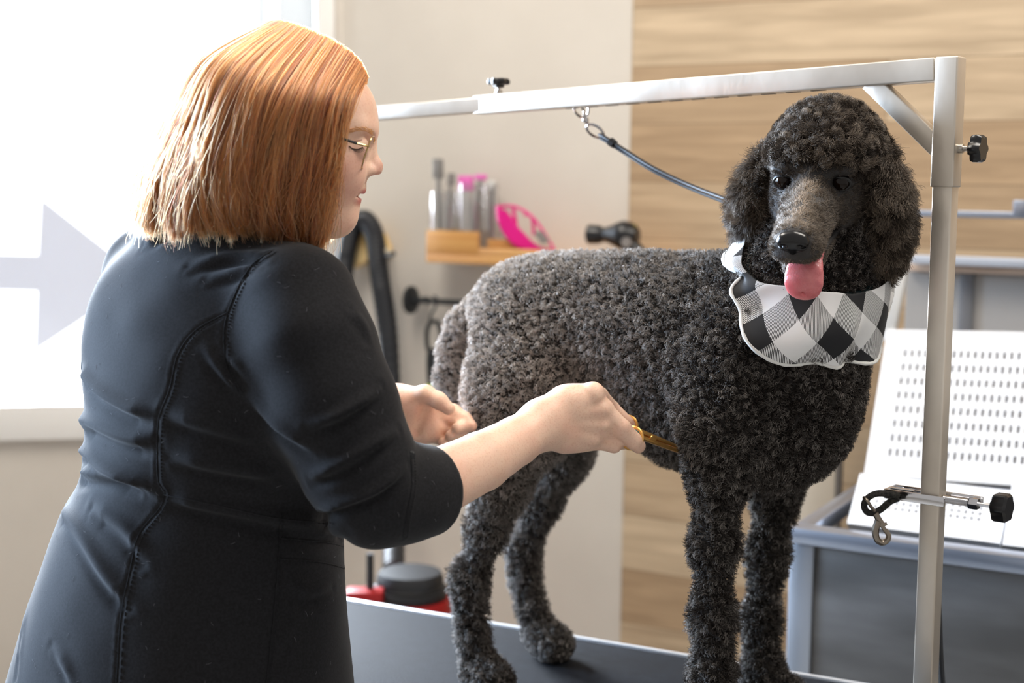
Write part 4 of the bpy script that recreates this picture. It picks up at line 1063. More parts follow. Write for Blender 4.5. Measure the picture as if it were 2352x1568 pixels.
def loft(P, grow=0.0, zb=0.74, zt=None):
    zt = lz[-1] if zt is None else zt
    z = P[:, 2]; cx = np.interp(z, *TAB[0]); rF = np.interp(z, *TAB[1]) + grow; rL = np.interp(z, *TAB[2]) + grow
    dx, dy = P[:, 0] - cx, P[:, 1] - TY
    f = dx * WF.x + dy * WF.y; l = dx * WL.x + dy * WL.y
    k0 = np.sqrt((f / rF) ** 2 + (l / rL) ** 2); k1 = np.sqrt((f / rF ** 2) ** 2 + (l / rL ** 2) ** 2) + 1e-9
    d = k0 * (k0 - 1) / k1 * 0.95; d = np.where(k0 < 0.3, -0.08, d)
    return np.maximum(np.maximum(d, z - zt), zb - z)
tun = SDF()
tun.add(lambda P: loft(P), (-0.36, 1.66, 1.08), 0.62, 0.05)
SHR, SHL, NKB = W(688, 694, 1.525), W(345, 622, 1.78), W(575, 610, 1.66)
ELR, CFR = W(862, 1140, 1.475), W(988, 1125, 1.540)
tun.cone(SHR, W(600, 650, 1.60), 0.052, 0.060, 0.05); tun.cone(W(600, 650, 1.60), SHL, 0.060, 0.056, 0.05)
tun.cone(NKB, W(560, 640, 1.66), 0.058, 0.085, 0.05)
tun.cone(W(520, 640, 1.66), W(440, 760, 1.68), 0.075, 0.09, 0.06)
slv = SDF()
slv.chain([SHR, W(718, 800, 1.50), W(762, 930, 1.48), W(825, 1070, 1.472), ELR], [0.060, 0.066, 0.066, 0.058, 0.049], 0.02)
slv.chain([ELR, W(925, 1133, 1.507), CFR], [0.049, 0.050, 0.0505], 0.02)
slv_l = SDF(); ELL = W(430, 1010, 1.90); CFL = W(800, 965, 1.885)
slv_l.chain([SHL, W(380, 800, 1.83), ELL, CFL], [0.056, 0.058, 0.048, 0.042], 0.02)
cdir = (CFR - W(925, 1133, 1.507)).normalized(); cdl = (CFL - ELL).normalized()
def smax(a, b, k):
    h = np.maximum(k - np.abs(a - b), 0) / k; return np.maximum(a, b) + h * h * k * 0.25
def cloth(P, bb=None):
    a = tun(P, bb); s_ = slv(P, bb); l_ = slv_l(P, bb)
    # open cuffs: flat end and hollow inside
    t = (P - np.array(list(CFR))) @ np.array(list(cdir)); 
    rr = np.linalg.norm(P - np.array(list(CFR)) - t[:, None] * np.array(list(cdir)), axis=1)
    s_ = smax(smax(s_, t, 0.006), np.minimum(0.0430 - rr, t + 0.06), 0.003)
    t2 = (P - np.array(list(CFL))) @ np.array(list(cdl)); rr2 = np.linalg.norm(P - np.array(list(CFL)) - t2[:, None] * np.array(list(cdl)), axis=1)
    l_ = smax(smax(l_, t2, 0.006), np.minimum(0.037 - rr2, t2 + 0.05), 0.003)
    k = 0.03
    h = np.maximum(k - np.abs(a - s_), 0) / k; d = np.minimum(a, s_) - h * h * k * 0.25
    d = np.minimum(d, l_)
    # neck opening
    q = P - np.array(list(NKB)); d = np.maximum(d, -(np.sqrt((q[:, 0] / 1.0) ** 2 + (q[:, 1] / 1.0) ** 2 + ((q[:, 2] - 0.05) / 1.6) ** 2) - 0.050))
    return d
Vc, Fc = polygonize(cloth, (-0.82, 1.28, 0.72), (0.05, 2.12, 1.60), 0.0036)
Nc = vert_normals(Vc, Fc)
bvh = BVHTree.FromPolygons([tuple(v) for v in Vc], [tuple(int(x) for x in f) for f in Fc])
def on_cloth(pxs, n=None, lift=0.0):
    P = spline([(x, y, 0) for x, y in pxs], n or max(8, len(pxs) * 8)); out = []
    o = Vector((0, 0, CAMZ))
    for x, y, _ in P:
        h = bvh.ray_cast(o, ray(x, y).normalized())
        if h[0] is not None: out.append(h[0] + h[1] * lift)
    return out
disp = np.zeros(len(Vc))
def seg_dist(P, L):
    d = np.full(len(P), 1e9)
    for a, b_ in zip(L, L[1:]):
        a, b_ = np.array(list(a)), np.array(list(b_)); ab = b_ - a; t = np.clip(((P - a) @ ab) / max(ab @ ab, 1e-12), 0, 1)
        d = np.minimum(d, ((P - a - t[:, None] * ab) ** 2).sum(1))
    return np.sqrt(d)
def end_fade(P, L, w):
    a, b_ = np.array(list(L[0])), np.array(list(L[-1])); 
    return np.clip(np.linalg.norm(P - a, axis=1) / w, 0, 1) * np.clip(np.linalg.norm(P - b_, axis=1) / w, 0, 1)
def fold(pxs, w=0.010, amp=0.005, shift=14):
    """a raised fold with the hollow beneath it"""
    global disp
    L = on_cloth(pxs); 
    if len(L) < 3: return
    L2 = on_cloth([(x - 2, y + shift) for x, y in pxs])
    for LL, am, ww in ((L, amp, w), (L2, -amp * 0.9, w * 0.75)):
        if len(LL) < 3: continue
        A = np.array([list(p) for p in LL]); m = (Vc > A.min(0) - 4 * w).all(1) & (Vc < A.max(0) + 4 * w).all(1)
        idx = np.flatnonzero(m); d = seg_dist(Vc[idx], LL)
        disp[idx] += am * np.exp(-(d / ww) ** 2) * end_fade(Vc[idx], LL, 0.03)
def groove(pxs, w=0.003, amp=0.0022):
    global disp
    L = on_cloth(pxs)
    if len(L) < 3: return
    A = np.array([list(p) for p in L]); m = (Vc > A.min(0) - 0.02).all(1) & (Vc < A.max(0) + 0.02).all(1)
    idx = np.flatnonzero(m); d = seg_dist(Vc[idx], L); disp[idx] -= amp * np.exp(-(d / w) ** 2); disp[idx] += amp * 0.5 * np.exp(-((d - 2.2 * w) / w) ** 2)
for f_ in ([(150, 828), (182, 841), (229, 896), (298, 938), (361, 955)], [(165, 950), (187, 959), (264, 997), (326, 1014), (368, 1007)], [(160, 1020), (180, 1028), (243, 1070), (312, 1105), (368, 1125)],
           [(170, 1085), (194, 1087), (264, 1094), (330, 1120)]): fold(f_, 0.010, 0.0100, 18)
for f_ in ([(375, 952), (486, 984), (611, 1020)], [(388, 1050), (520, 1076), (645, 1096)], [(375, 1140), (527, 1172), (638, 1196), (740, 1204)], [(139, 1165), (190, 1243), (240, 1325), (300, 1400)], [(215, 1165), (290, 1225), (330, 1300)]): fold(f_, 0.011, 0.0080, 18)
for f_ in ([(701, 985), (777, 959), (854, 910), (872, 880)], [(708, 1100), (784, 1070), (867, 1021), (915, 985)], [(736, 1172), (867, 1125), (937, 1063)]): fold(f_, 0.0075, 0.0105, 16)
for f_ in ([(560, 915), (500, 850), (455, 785)], [(575, 890), (540, 840), (500, 800)]): fold(f_, 0.007, 0.0065, 12)
for f_ in ([(430, 612), (513, 594), (625, 586)], [(330, 560), (375, 535), (430, 530)], [(470, 640), (540, 625), (600, 600)], [(800, 705), (830, 750), (842, 790)], [(900, 1180), (925, 1130), (938, 1080)], [(560, 900), (640, 985), (735, 1040)]): fold(f_, 0.009, 0.0060, 14)
for f_ in ([(650, 1215), (720, 1228), (800, 1212)], [(690, 1400), (660, 1470), (640, 1540)], [(120, 1480), (150, 1540), (160, 1600)], [(60, 1400), (50, 1480), (40, 1560)], [(650, 1330), (700, 1360), (760, 1350)]): fold(f_, 0.010, 0.0055, 16)
seams = {'back_seam': [(520, 719), (451, 757), (409, 813), (389, 896), (366, 959), (361, 1040), (364, 1104), (378, 1132), (366, 1167), (319, 1229), (298, 1313), (278, 1417), (267, 1568), (262, 1600)],
         'sleeve_seam': [(625, 577), (576, 612), (534, 688), (515, 757), (520, 841), (548, 900)],
         'side_seam': [(645, 1174), (638, 1292), (628, 1417), (611, 1568), (606, 1600)],
         'waist_seam': [(376, 1135), (500, 1160), (640, 1190), (760, 1200)],
         'pocket_seam': [(642, 1283), (735, 1290), (803, 1308)], 'pocket_seam2': [(645, 1236), (735, 1243), (800, 1256)],
         'cuff_seam': [(942, 1040), (945, 1110), (935, 1175), (925, 1235)]}
for k_, s_ in seams.items(): groove(s_, 0.0022 if k_ != 'cuff_seam' else 0.0016, 0.0011 if k_ != 'cuff_seam' else 0.0008)
disp += vnoise(Vc, 9, 21) * 0.0025 + vnoise(Vc, 22, 22) * 0.0010
Vc2 = Vc + Nc * disp[:, None]
black_cloth = mat('black_tunic_cloth', srgb(36, 36, 38), rough=0.85)
bc = black_cloth.node_tree.nodes['Principled BSDF']; bc.inputs['Specular IOR Level'].default_value = 0.15; bc.inputs['Sheen Weight'].default_value = 0.12; bc.inputs['Sheen Roughness'].default_value = 0.4
noise_color(black_cloth, srgb(27, 27, 29), srgb(36, 36, 39), scale=400, detail=2, bump=0.12, bscale=900)

# ---- skin: head and hands
HYc = 1.62
PF = Vector((math.cos(math.radians(6)) * math.cos(math.radians(10)), math.sin(math.radians(6)), -math.sin(math.radians(10)))).normalized()
PL = Vector((-math.sin(math.radians(6)), math.cos(math.radians(6)), 0)); PL = (PL - PF * PL.dot(PF)).normalized(); PU = PF.cross(PL).normalized()
PA = (PF, PL, PU)
def hp_(px, py, side=0.0): return W(px, py, HYc) + PL * side
face = SDF()
face.ell(hp_(645, 275), (0.092, 0.073, 0.086), PA, 0.02)
face.ell(hp_(768, 278), (0.0475, 0.058, 0.054), PA, 0.03)
face.ell(hp_(733, 390), (0.050, 0.058, 0.070), PA, 0.03)
face.ell(hp_(776, 446), (0.020, 0.033, 0.034), PA, 0.025)
face.cone(hp_(780, 497, -0.005), hp_(780, 497, 0.005), 0.0135, 0.0135, 0.018)
for sd in (-1, 1):
    face.cone(hp_(764, 498, 0.010 * sd), hp_(685, 470, 0.050 * sd), 0.015, 0.017, 0.025)
    face.cone(hp_(685, 470, 0.050 * sd), hp_(668, 380, 0.058 * sd), 0.016, 0.014, 0.02)
    face.ell(hp_(775, 398, 0.036 * sd), (0.028, 0.022, 0.026), PA, 0.02)
    face.cone(hp_(841, 298, 0.010 * sd), hp_(823, 296, 0.036 * sd), 0.0080, 0.008, 0.014)
    face.ell(hp_(846, 338, 0.031 * sd), (0.020, 0.016, 0.0115), PA, 0.012, 's')
    face.ell(hp_(818, 338, 0.031 * sd), (0.0145, 0.0150, 0.0135), PA, 0.005)
    face.cone(hp_(834, 353, 0.018 * sd), hp_(826, 354, 0.040 * sd), 0.004, 0.0045, 0.008)
    face.ell(hp_(847, 393, 0.0115 * sd), (0.0085, 0.0065, 0.0072), PA, 0.006)
    face.cone(hp_(842, 412, 0.004 * sd), hp_(838, 408, 0.012 * sd), 0.004, 0.003, 0.006)
    face.ell(hp_(660, 345, 0.078 * sd), (0.016, 0.006, 0.028), PA, 0.006)
    face.ell(hp_(857, 402, 0.0065 * sd), (0.0048, 0.0028, 0.0030), PA, 0.003, 's')
face.cone(hp_(838, 318), hp_(861, 380), 0.0062, 0.0072, 0.010)
face.cone(hp_(861, 380), hp_(859, 389), 0.0078, 0.0078, 0.006)
face.cone(hp_(859, 389), hp_(842, 396), 0.0070, 0.0060, 0.006); face.cone(hp_(828, 408), hp_(824, 430), 0.0062, 0.0066, 0.008)
face.cone(hp_(863, 424, -0.014), hp_(863, 424, 0.014), 0.0105, 0.0105, 0.005, 's')
face.ell(hp_(817, 429), (0.0085, 0.021, 0.0070), PA, 0.008)
face.ell(hp_(816, 436), (0.0088, 0.024, 0.0040), PA, 0.004)
face.ell(hp_(803, 457), (0.0100, 0.024, 0.0058), PA, 0.006)
face.ell(hp_(810, 446), (0.0180, 0.0310, 0.0026), PA, 0.003, 's')
face.cone(hp_(797, 444, -0.022), hp_(788, 438, -0.029), 0.0030, 0.0016, 0.003, 's')
face.chain([hp_(640, 440), W(588, 540, 1.64), W(565, 640, 1.66)], [0.052, 0.047, 0.055], 0.03)
v, f = polygonize(face, np.array(hp_(700, 330)) - np.array((0.21, 0.13, 0.23)), np.array(hp_(700, 330)) + np.array((0.13, 0.13, 0.16)), 0.0019)
VH, FH = v, f
# arms and hands
hand = SDF()
def hpt(px, py, Y): return W(px, py, Y)
hand.chain([W(905, 1146, 1.495), W(1000, 1110, 1.54), W(1105, 1060, 1.605), W(1185, 1013, 1.655), W(1243, 975, 1.685)], [0.040, 0.0375, 0.0340, 0.0290, 0.0262], 0.004)
hand.cone(W(1235, 990, 1.688), W(1285, 992, 1.70), 0.020, 0.022, 0.02)
hand.cone(W(1246, 958, 1.688), W(1300, 930, 1.702), 0.020, 0.023, 0.02)
YR = 1.705
hax = ((W(1400, 985, YR) - W(1262, 955, YR)).normalized()); hay = Vector((0, 1, 0)); hay = (hay - hax * hay.dot(hax)).normalized(); haz = hax.cross(hay)
hand.ell(W(1322, 962, YR + 0.004), (0.038, 0.018, 0.038), (hax, hay, haz), 0.015)
hand.cone(W(1300, 930, YR), W(1355, 907, YR + 0.004), 0.0195, 0.0145, 0.012)
hand.cone(W(1300, 950, YR), W(1384, 942, YR + 0.004), 0.018, 0.0145, 0.012)
hand.cone(W(1300, 985, YR), W(1386, 978, YR + 0.008), 0.018, 0.0135, 0.012)
hand.cone(W(1300, 1005, YR), W(1368, 1010, YR + 0.010), 0.0165, 0.0125, 0.012)
# index: bent away from the camera
hand.chain([W(1362, 903, YR + .000), W(1378, 907, YR + .026), W(1405, 935, YR + .046), W(1440, 968, YR + .044)], [0.0145, 0.0098, 0.0085, 0.0078], 0.003)
# middle: long finger along the scissor ring
hand.chain([W(1384, 942, YR + .004), W(1428, 984, YR + .002), W(1456, 1013, YR + .008), W(1466, 1024, YR + .012)], [0.0130, 0.0116, 0.0105, 0.0092], 0.003)
hand.chain([W(1386, 978, YR + .008), W(1428, 1006, YR + .016), W(1432, 1014, YR + .036), W(1415, 1010, YR + .046)], [0.0120, 0.0102, 0.0092, 0.0080], 0.003)
hand.chain([W(1368, 1010, YR + .010), W(1410, 1022, YR + .014), W(1414, 1020, YR + .034), W(1396, 1010, YR + .042)], [0.0115, 0.0094, 0.0083, 0.0074], 0.003)
# thumb: behind the palm
hand.chain([W(1275, 950, YR + .012), W(1335, 955, YR + .042), W(1395, 972, YR + .056), W(1445, 985, YR + .050)], [0.020, 0.0140, 0.0110, 0.0092], 0.010)
# knuckle and tendon relief
for a_, b_ in (((1320, 935), (1366, 912)), ((1320, 952), (1384, 942)), ((1320, 975), (1384, 978)), ((1318, 995), (1366, 1010))):
    hand.cone(W(*a_, YR - .012), W(*b_, YR - .0080), 0.0030, 0.0062, 0.008)
def hand_f(P, bb=None): return hand(P, bb)
v, f = polygonize(hand_f, (-0.16, 1.42, 1.02), (0.19, 1.80, 1.46), 0.0019); VR, FR = v, f
hl = SDF(); YLh = 1.885
hl.chain([W(560, 1030, 1.895), W(760, 975, 1.888), W(860, 935, 1.885), W(905, 922, YLh)], [0.036, 0.034, 0.027, 0.024], 0.006)
hl.ell(W(962, 953, YLh + .008), (0.048, 0.017, 0.036), ((W(1010, 965, YLh) - W(905, 925, YLh)).normalized(), Vector((0, 1, 0)), Vector((0.25, 0, 0.97))), 0.02)
hl.ell(W(938, 930, YLh - .008), (0.030, 0.018, 0.021), None, 0.015)
hl.ell(W(955, 985, YLh - .002), (0.036, 0.015, 0.020), None, 0.015)
hl.chain([W(935, 918, YLh - .010), W(976, 905, YLh - .018), W(1008, 920, YLh - .024), W(1030, 938, YLh - .026)], [0.0165, 0.0120, 0.0108, 0.0088], 0.006)
hl.chain([W(1000, 930, YLh + .006), W(1042, 945, YLh + .004), W(1068, 962, YLh - .006), W(1083, 978, YLh - .014)], [0.0105, 0.0098, 0.0090, 0.0078], 0.004)
hl.chain([W(1000, 952, YLh + .006), W(1048, 966, YLh), W(1066, 978, YLh - .012), W(1050, 984, YLh - .024)], [0.0108, 0.0098, 0.0090, 0.0080], 0.004)
hl.chain([W(996, 975, YLh + .004), W(1042, 990, YLh), W(1056, 998, YLh - .012), W(1036, 1000, YLh - .022)], [0.0105, 0.0094, 0.0086, 0.0078], 0.004)
hl.chain([W(985, 996, YLh + .002), W(1022, 1012, YLh), W(1034, 1018, YLh - .010), W(1018, 1016, YLh - .018)], [0.0095, 0.0084, 0.0078, 0.0070], 0.004)
hl.cone(W(975, 940, YLh - .018), W(955, 990, YLh - .016), 0.004, 0.003, 0.012, 's')
v, f = polygonize(hl, (-0.40, 1.80, 1.02), (-0.03, 2.00, 1.48), 0.0021); VL, FL = v, f
# body under the clothes, down to the ankles
bod = SDF(); bod.add(lambda P: loft(P, -0.014, 0.80, lz[-1] - 0.015), (-0.36, 1.66, 1.08), 0.62, 0.04)
bod.cone(SHR, SHL, 0.040, 0.040, 0.05); bod.chain([SHR, W(825, 1070, 1.472), ELR, W(950, 1130, 1.515)], [0.046, 0.045, 0.038, 0.036], 0.02)
bod.chain([SHL, W(380, 800, 1.83), ELL, W(620, 1010, 1.893)], [0.042, 0.044, 0.034, 0.033], 0.02); bod.cone(NKB, W(560, 700, 1.66), 0.05, 0.07, 0.04)
hipc = Vector((W(400, 1500, TY).x, TY, 0.86))
FT = []
for sd in (-1, 1):
    h0 = hipc + WL * 0.085 * sd; ft = Vector((h0.x + 0.02, h0.y - 0.02, 0.09)); FT.append(ft)
    bod.chain([h0, Vector((h0.x + 0.01, h0.y, 0.46)), ft], [0.095, 0.055, 0.036], 0.03)
v, f = polygonize(bod, (-0.85, 1.30, 0.03), (0.02, 2.10, 1.58), 0.009); VB2, FB2 = v, f
parts = [(VB2, FB2), (VH, FH), (VR, FR), (VL, FL)]
off = 0; vs_, fs_ = [], []
for v, f in parts: vs_.append(v); fs_.append(f + off); off += len(v)
me = np_mesh('person', np.concatenate(vs_), np.concatenate(fs_))
skin = mat('freckled_skin', srgb(232, 190, 168), rough=0.45)
sb_ = skin.node_tree.nodes['Principled BSDF']; sb_.inputs['Subsurface Weight'].default_value = 0.22; sb_.inputs['Subsurface Radius'].default_value = (0.010, 0.004, 0.002); sb_.inputs['Specular IOR Level'].default_value = 0.35
tc = nd(skin, 'ShaderNodeTexCoord'); n1_ = nd(skin, 'ShaderNodeTexNoise'); n1_.inputs['Scale'].default_value = 420; n1_.inputs['Detail'].default_value = 2; lk(skin, tc.outputs['Object'], n1_.inputs['Vector'])
r1 = nd(skin, 'ShaderNodeValToRGB'); r1.color_ramp.elements[0].position = 0.50; r1.color_ramp.elements[1].position = 0.90
r1.color_ramp.elements[0].color = (*srgb(242, 204, 180), 1); r1.color_ramp.elements[1].color = (*srgb(224, 176, 148), 1); lk(skin, n1_.outputs['Fac'], r1.inputs[0])
n3 = nd(skin, 'ShaderNodeTexNoise'); n3.inputs['Scale'].default_value = 26; lk(skin, tc.outputs['Object'], n3.inputs['Vector'])
mm = nd(skin, 'ShaderNodeMix', data_type='RGBA'); mr_ = nd(skin, 'ShaderNodeMapRange'); mr_.inputs[1].default_value = 0.45; mr_.inputs[2].default_value = 0.8; mr_.inputs[4].default_value = 0.30
lk(skin, n3.outputs['Fac'], mr_.inputs[0]); lk(skin, mr_.outputs[0], mm.inputs[0]); lk(skin, r1.outputs[0], mm.inputs[6]); mm.inputs[7].default_value = (*srgb(222, 142, 118), 1)
at = nd(skin, 'ShaderNodeAttribute'); at.attribute_name = 'lip'; m2 = nd(skin, 'ShaderNodeMix', data_type='RGBA'); lk(skin, at.outputs['Fac'], m2.inputs[0]); lk(skin, mm.outputs[2], m2.inputs[6]); m2.inputs[7].default_value = (*srgb(186, 88, 86), 1)
lk(skin, m2.outputs[2], sb_.inputs['Base Color'])
bp = nd(skin, 'ShaderNodeBump'); bp.inputs['Strength'].default_value = 0.12; bp.inputs['Distance'].default_value = 0.001; n4 = nd(skin, 'ShaderNodeTexNoise'); n4.inputs['Scale'].default_value = 700; lk(skin, tc.outputs['Object'], n4.inputs['Vector']); lk(skin, n4.outputs['Fac'], bp.inputs['Height']); lk(skin, bp.outputs[0], sb_.inputs['Normal'])
Vall = np.concatenate(vs_); lipv = np.zeros(len(Vall), dtype=np.float32)
sl = slice(len(VB2), len(VB2) + len(VH)); q = VH
def ellw(c, r):
    d = (q - np.array(list(c))) @ np.array([list(a) for a in PA]).T / np.array(r); return np.clip(1.6 - 1.6 * np.sqrt((d ** 2).sum(1)) + 0.5, 0, 1)
lw = np.maximum(ellw(hp_(815, 438), (0.018, 0.030, 0.0052)), ellw(hp_(803, 457), (0.019, 0.028, 0.0068)))
blush = 0.22 * ellw(hp_(790, 400, -0.045), (0.035, 0.02, 0.03)) + 0.3 * ellw(hp_(868, 392), (0.014, 0.014, 0.012))
lipv[sl] = np.clip(lw * 1.0 + blush, 0, 1)
me.attributes.new('lip', 'FLOAT', 'POINT').data.foreach_set('value', lipv)
person = link('person', me, skin); tag(person, 'red haired groomer in a black tunic and glasses leaning towards the poodle', 'person')
trous = mat('black_trousers', srgb(28, 28, 30), rough=0.75)
link('tunic', np_mesh('tunic', Vc2, Fc), black_cloth, person)
tunic = [o for o in person.children if o.name.startswith('tunic')][0]
bvh = BVHTree.FromPolygons([tuple(v) for v in Vc2], [tuple(int(x) for x in f) for f in Fc])
for nm, s_ in seams.items():
    L = on_cloth(s_, lift=0.0006); L2 = on_cloth([(x + 9, y + 2) for x, y in s_], lift=0.0003)
    b = MB(); b.tube(L, 0.0006, 6)
    if len(L2) > 4:
        for i in range(0, len(L2) - 1, 1): b.tube([L2[i], L2[i].lerp(L2[i + 1], 0.6)], 0.0006, 5)
    b.build(nm.rstrip('2'), black_cloth, tunic)
b = MB(); p_ = on_cloth([(943, 1045), (944, 1046), (944, 1047)], 4, 0.001)[0]; b.lathe([(0.004, 0), (0.0045, 0.001), (0.003, 0.0022)], axis_frame(p_, (-0.1, -0.97, 0.2)), 16); b.build('button', black_pl, tunic)
tr = SDF(); tr.add(lambda P: loft(P, -0.006, 0.78, 0.95), (-0.36, 1.66, 0.86), 0.4, 0.04)
for sd, ft in zip((-1, 1), FT):
    h0 = hipc + WL * 0.085 * sd; tr.chain([h0, Vector((h0.x + 0.01, h0.y, 0.46)), ft - Vector((0, 0, 0.04))], [0.105, 0.075, 0.062], 0.03)
trf = lambda P, bb=None: np.maximum(tr(P, bb), 0.07 - P[:, 2])
v, f = polygonize(trf, (-0.85, 1.30, 0.04), (0.02, 2.10, 0.96), 0.010); link('trousers', np_mesh('trousers', v, f), trous, person)
for ft in FT:
    s_ = SDF(); s_.ell(ft + WF * 0.06 + Vector((0, 0, -0.045)), (0.13, 0.045, 0.04), (WF, WL, UP), 0.02); s_.ell(ft + Vector((0, 0, -0.03)), (0.05, 0.042, 0.06), (WF, WL, UP), 0.02)
    sf = lambda P, bb=None, s_=s_: np.maximum(s_(P, bb), 0.001 - P[:, 2])
    v, f = polygonize(sf, np.array(ft) - 0.22, np.array(ft) + 0.22, 0.006); link('shoe', np_mesh('shoe', v, f), trous, person)
# loose dog hairs caught on the back of the tunic
lp, ln = sample_surface(Vc2, Fc, 900, rng2); mk_ = (lp[:, 1] < 1.72) & (lp[:, 2] > 0.85); lp, ln = lp[mk_][:260], ln[mk_][:260]
ld = np.cross(ln, rng2.normal(0, 1, lp.shape)); ld /= np.linalg.norm(ld, axis=1)[:, None]; lc = np.cross(ln, ld)
tt_ = np.linspace(-1, 1, 5)[None, :, None]; lpts = lp[:, None] + ln[:, None] * 0.0006 + ld[:, None] * tt_ * (0.001 + 0.0025 * rng2.random((len(lp), 1, 1))) + lc[:, None] * (tt_ ** 2) * 0.0005
lint = hair_curves('pet_hair_lint', lpts, np.full(5, 0.00010), mat('pale_lint', srgb(120, 120, 126), rough=0.8), tunic); lint['kind'] = 'stuff'
# eyes: closed-looking, gazing down
uv_ball(hp_(820, 339, -0.031), 0.0128, mat('eye_white', srgb(225, 220, 215), rough=0.2), 'eyeball', person)
uv_ball(hp_(820, 339, 0.031), 0.0128, MATS['eye_white'], 'eyeball', person)
lash = mat('dark_lash', srgb(60, 36, 26), rough=0.7); browm = mat('ginger_brow', srgb(214, 164, 112), rough=0.8)
fbv = BVHTree.FromPolygons([tuple(v) for v in VH], [tuple(int(x) for x in f) for f in FH])
def on_face(pxs, n, lift=0.0003):
    out = []
    for x, y, _ in spline([(x, y, 0) for x, y in pxs], n):
        h = fbv.ray_cast(Vector((0, 0, CAMZ)), ray(x, y).normalized())
        if h[0] is not None: out.append(h[0] + h[1] * lift)
    return out
mid = hp_(700, 350)
def mirror(p): return p - PL * (2 * (p - mid).dot(PL))
lashL = on_face([(801, 335), (810, 341), (822, 343), (833, 338)], 14); foldL = on_face([(803, 327), (816, 324), (832, 321)], 10, 0.0); browL = on_face([(790, 306), (806, 299), (826, 296), (843, 298), (852, 304)], 22, 0.0005)
for fl in (lambda p: p, mirror):
    b = MB(); b.tube([fl(p) for p in lashL], 0.0005, 6)
    for p in lashL: 
        q = fl(p); b.tube([q, q + PF * 0.0035 - PU * 0.0030], [0.00028, 0.00012], 4)
    b.build('eyelash', lash, person)
    b = MB(); b.tube([fl(p) for p in foldL], 0.0004, 6); b.build('eyelid_fold', mat('lid_fold_skin', srgb(170, 112, 92), rough=0.6), person)
    b = MB()
    for i, p in enumerate(browL):
        for k in range(4):
            q = p + PU * (0.0012 * (k - 1.5)) + Vector(rng2.normal(0, 0.0004, 3)); e = q - PF * 0.004 + PU * 0.0010 * (1 if i > 8 else -1)
            b.tube([fl(q + PF * 0.002), fl(e)], [0.00030, 0.00012], 4)
    b.build('eyebrow', browm, person)
b = MB(); b.box((0, 0, 0), (0.004, 0.026, 0.0050), MB.frame(None, hp_(806, 446), PF, PL, PU), bevel=0.001); b.build('teeth', mat('teeth', srgb(238, 232, 220), rough=0.25), person)
# glasses
gl = empty('eyeglasses', hp_(850, 340)); gl.parent = person
bpy.context.view_layer.update()
gold = mat('gold_wire', srgb(205, 175, 120), rough=0.2, metal=1.0)
def gp(f_, l_, u_): return hp_(846, 350) + PF * f_ + PL * l_ + PU * u_
PFt = (PF * 1.0 - PU * 0.10).normalized()
for sd in (-1, 1):
    ring = []
    for a in np.linspace(0, 2 * math.pi, 48, endpoint=False):
        c, s_ = math.cos(a), math.sin(a); e = 0.55
        x = math.copysign(abs(c) ** e, c) * 0.0245; y = math.copysign(abs(s_) ** e, s_) * 0.0185
        ring.append(gp(0.002 - abs(x + 0.02) * 0.10 - y * -0.15, (0.0335 + x) * sd, y - 0.001))
    b = MB(); b.tube(ring, 0.0009, 8, closed=True); b.build('rim', gold, gl)
    b = MB(); f_ = b.bm.faces.new([b.bm.verts.new(p) for p in ring]); b.build('lens', acr, gl, smooth=False)
    b = MB(); hinge = gp(-0.003, 0.060 * sd, 0.0055); b.tube([gp(-0.001, 0.057 * sd, 0.005), hinge, gp(-0.014, 0.064 * sd, 0.006)], 0.0013, 8); b.build('hinge', gold, gl)
    b = MB(); b.tube([gp(-0.014, 0.064 * sd, 0.006), gp(-0.030, 0.071 * sd, 0.0080), gp(-0.095, 0.078 * sd, 0.010), gp(-0.112, 0.074 * sd, -0.012)], 0.0015, 8); b.build('temple_arm', black_pl, gl)
b = MB(); b.tube([gp(0.002, -0.009, 0.006), gp(0.005, 0, 0.009), gp(0.002, 0.009, 0.006)], 0.0009, 8); b.build('bridge', gold, gl)

# ---- hair: a bob hanging from the parting
G = [[(848, 176, 1.62), (814, 232, 1.572), (786, 330, 1.550), (770, 440, 1.545), (746, 556, 1.555)],
     [(826, 132, 1.615), (772, 225, 1.548), (744, 345, 1.532), (724, 450, 1.533), (712, 566, 1.545)],
     [(775, 92, 1.62), (700, 215, 1.528), (658, 350, 1.512), (642, 460, 1.516), (656, 556, 1.535)],
     [(705, 60, 1.63), (600, 185, 1.530), (556, 330, 1.502), (545, 450, 1.510), (558, 536, 1.53)],
     [(655, 46, 1.64), (520, 148, 1.552), (455, 300, 1.522), (424, 430, 1.526), (420, 538, 1.54)],
     [(630, 46, 1.65), (474, 140, 1.600), (392, 290, 1.578), (342, 420, 1.578), (322, 518, 1.59)],
     [(615, 48, 1.66), (462, 152, 1.665), (380, 300, 1.655), (326, 420, 1.655), (308, 505, 1.66)],
     [(625, 52, 1.67), (500, 150, 1.735), (440, 300, 1.765), (410, 430, 1.775), (420, 525, 1.77)],
     [(690, 62, 1.66), (620, 180, 1.760), (590, 330, 1.785), (580, 450, 1.785), (595, 540, 1.775)],
     [(780, 98, 1.65), (730, 215, 1.735), (710, 340, 1.755), (705, 450, 1.750), (715, 545, 1.74)],
     [(846, 176, 1.635), (826, 232, 1.690), (790, 330, 1.715), (770, 430, 1.715), (755, 540, 1.71)]]
GP = np.array([[list(W(*p)) for p in g] for g in G])           # (11,5,3)
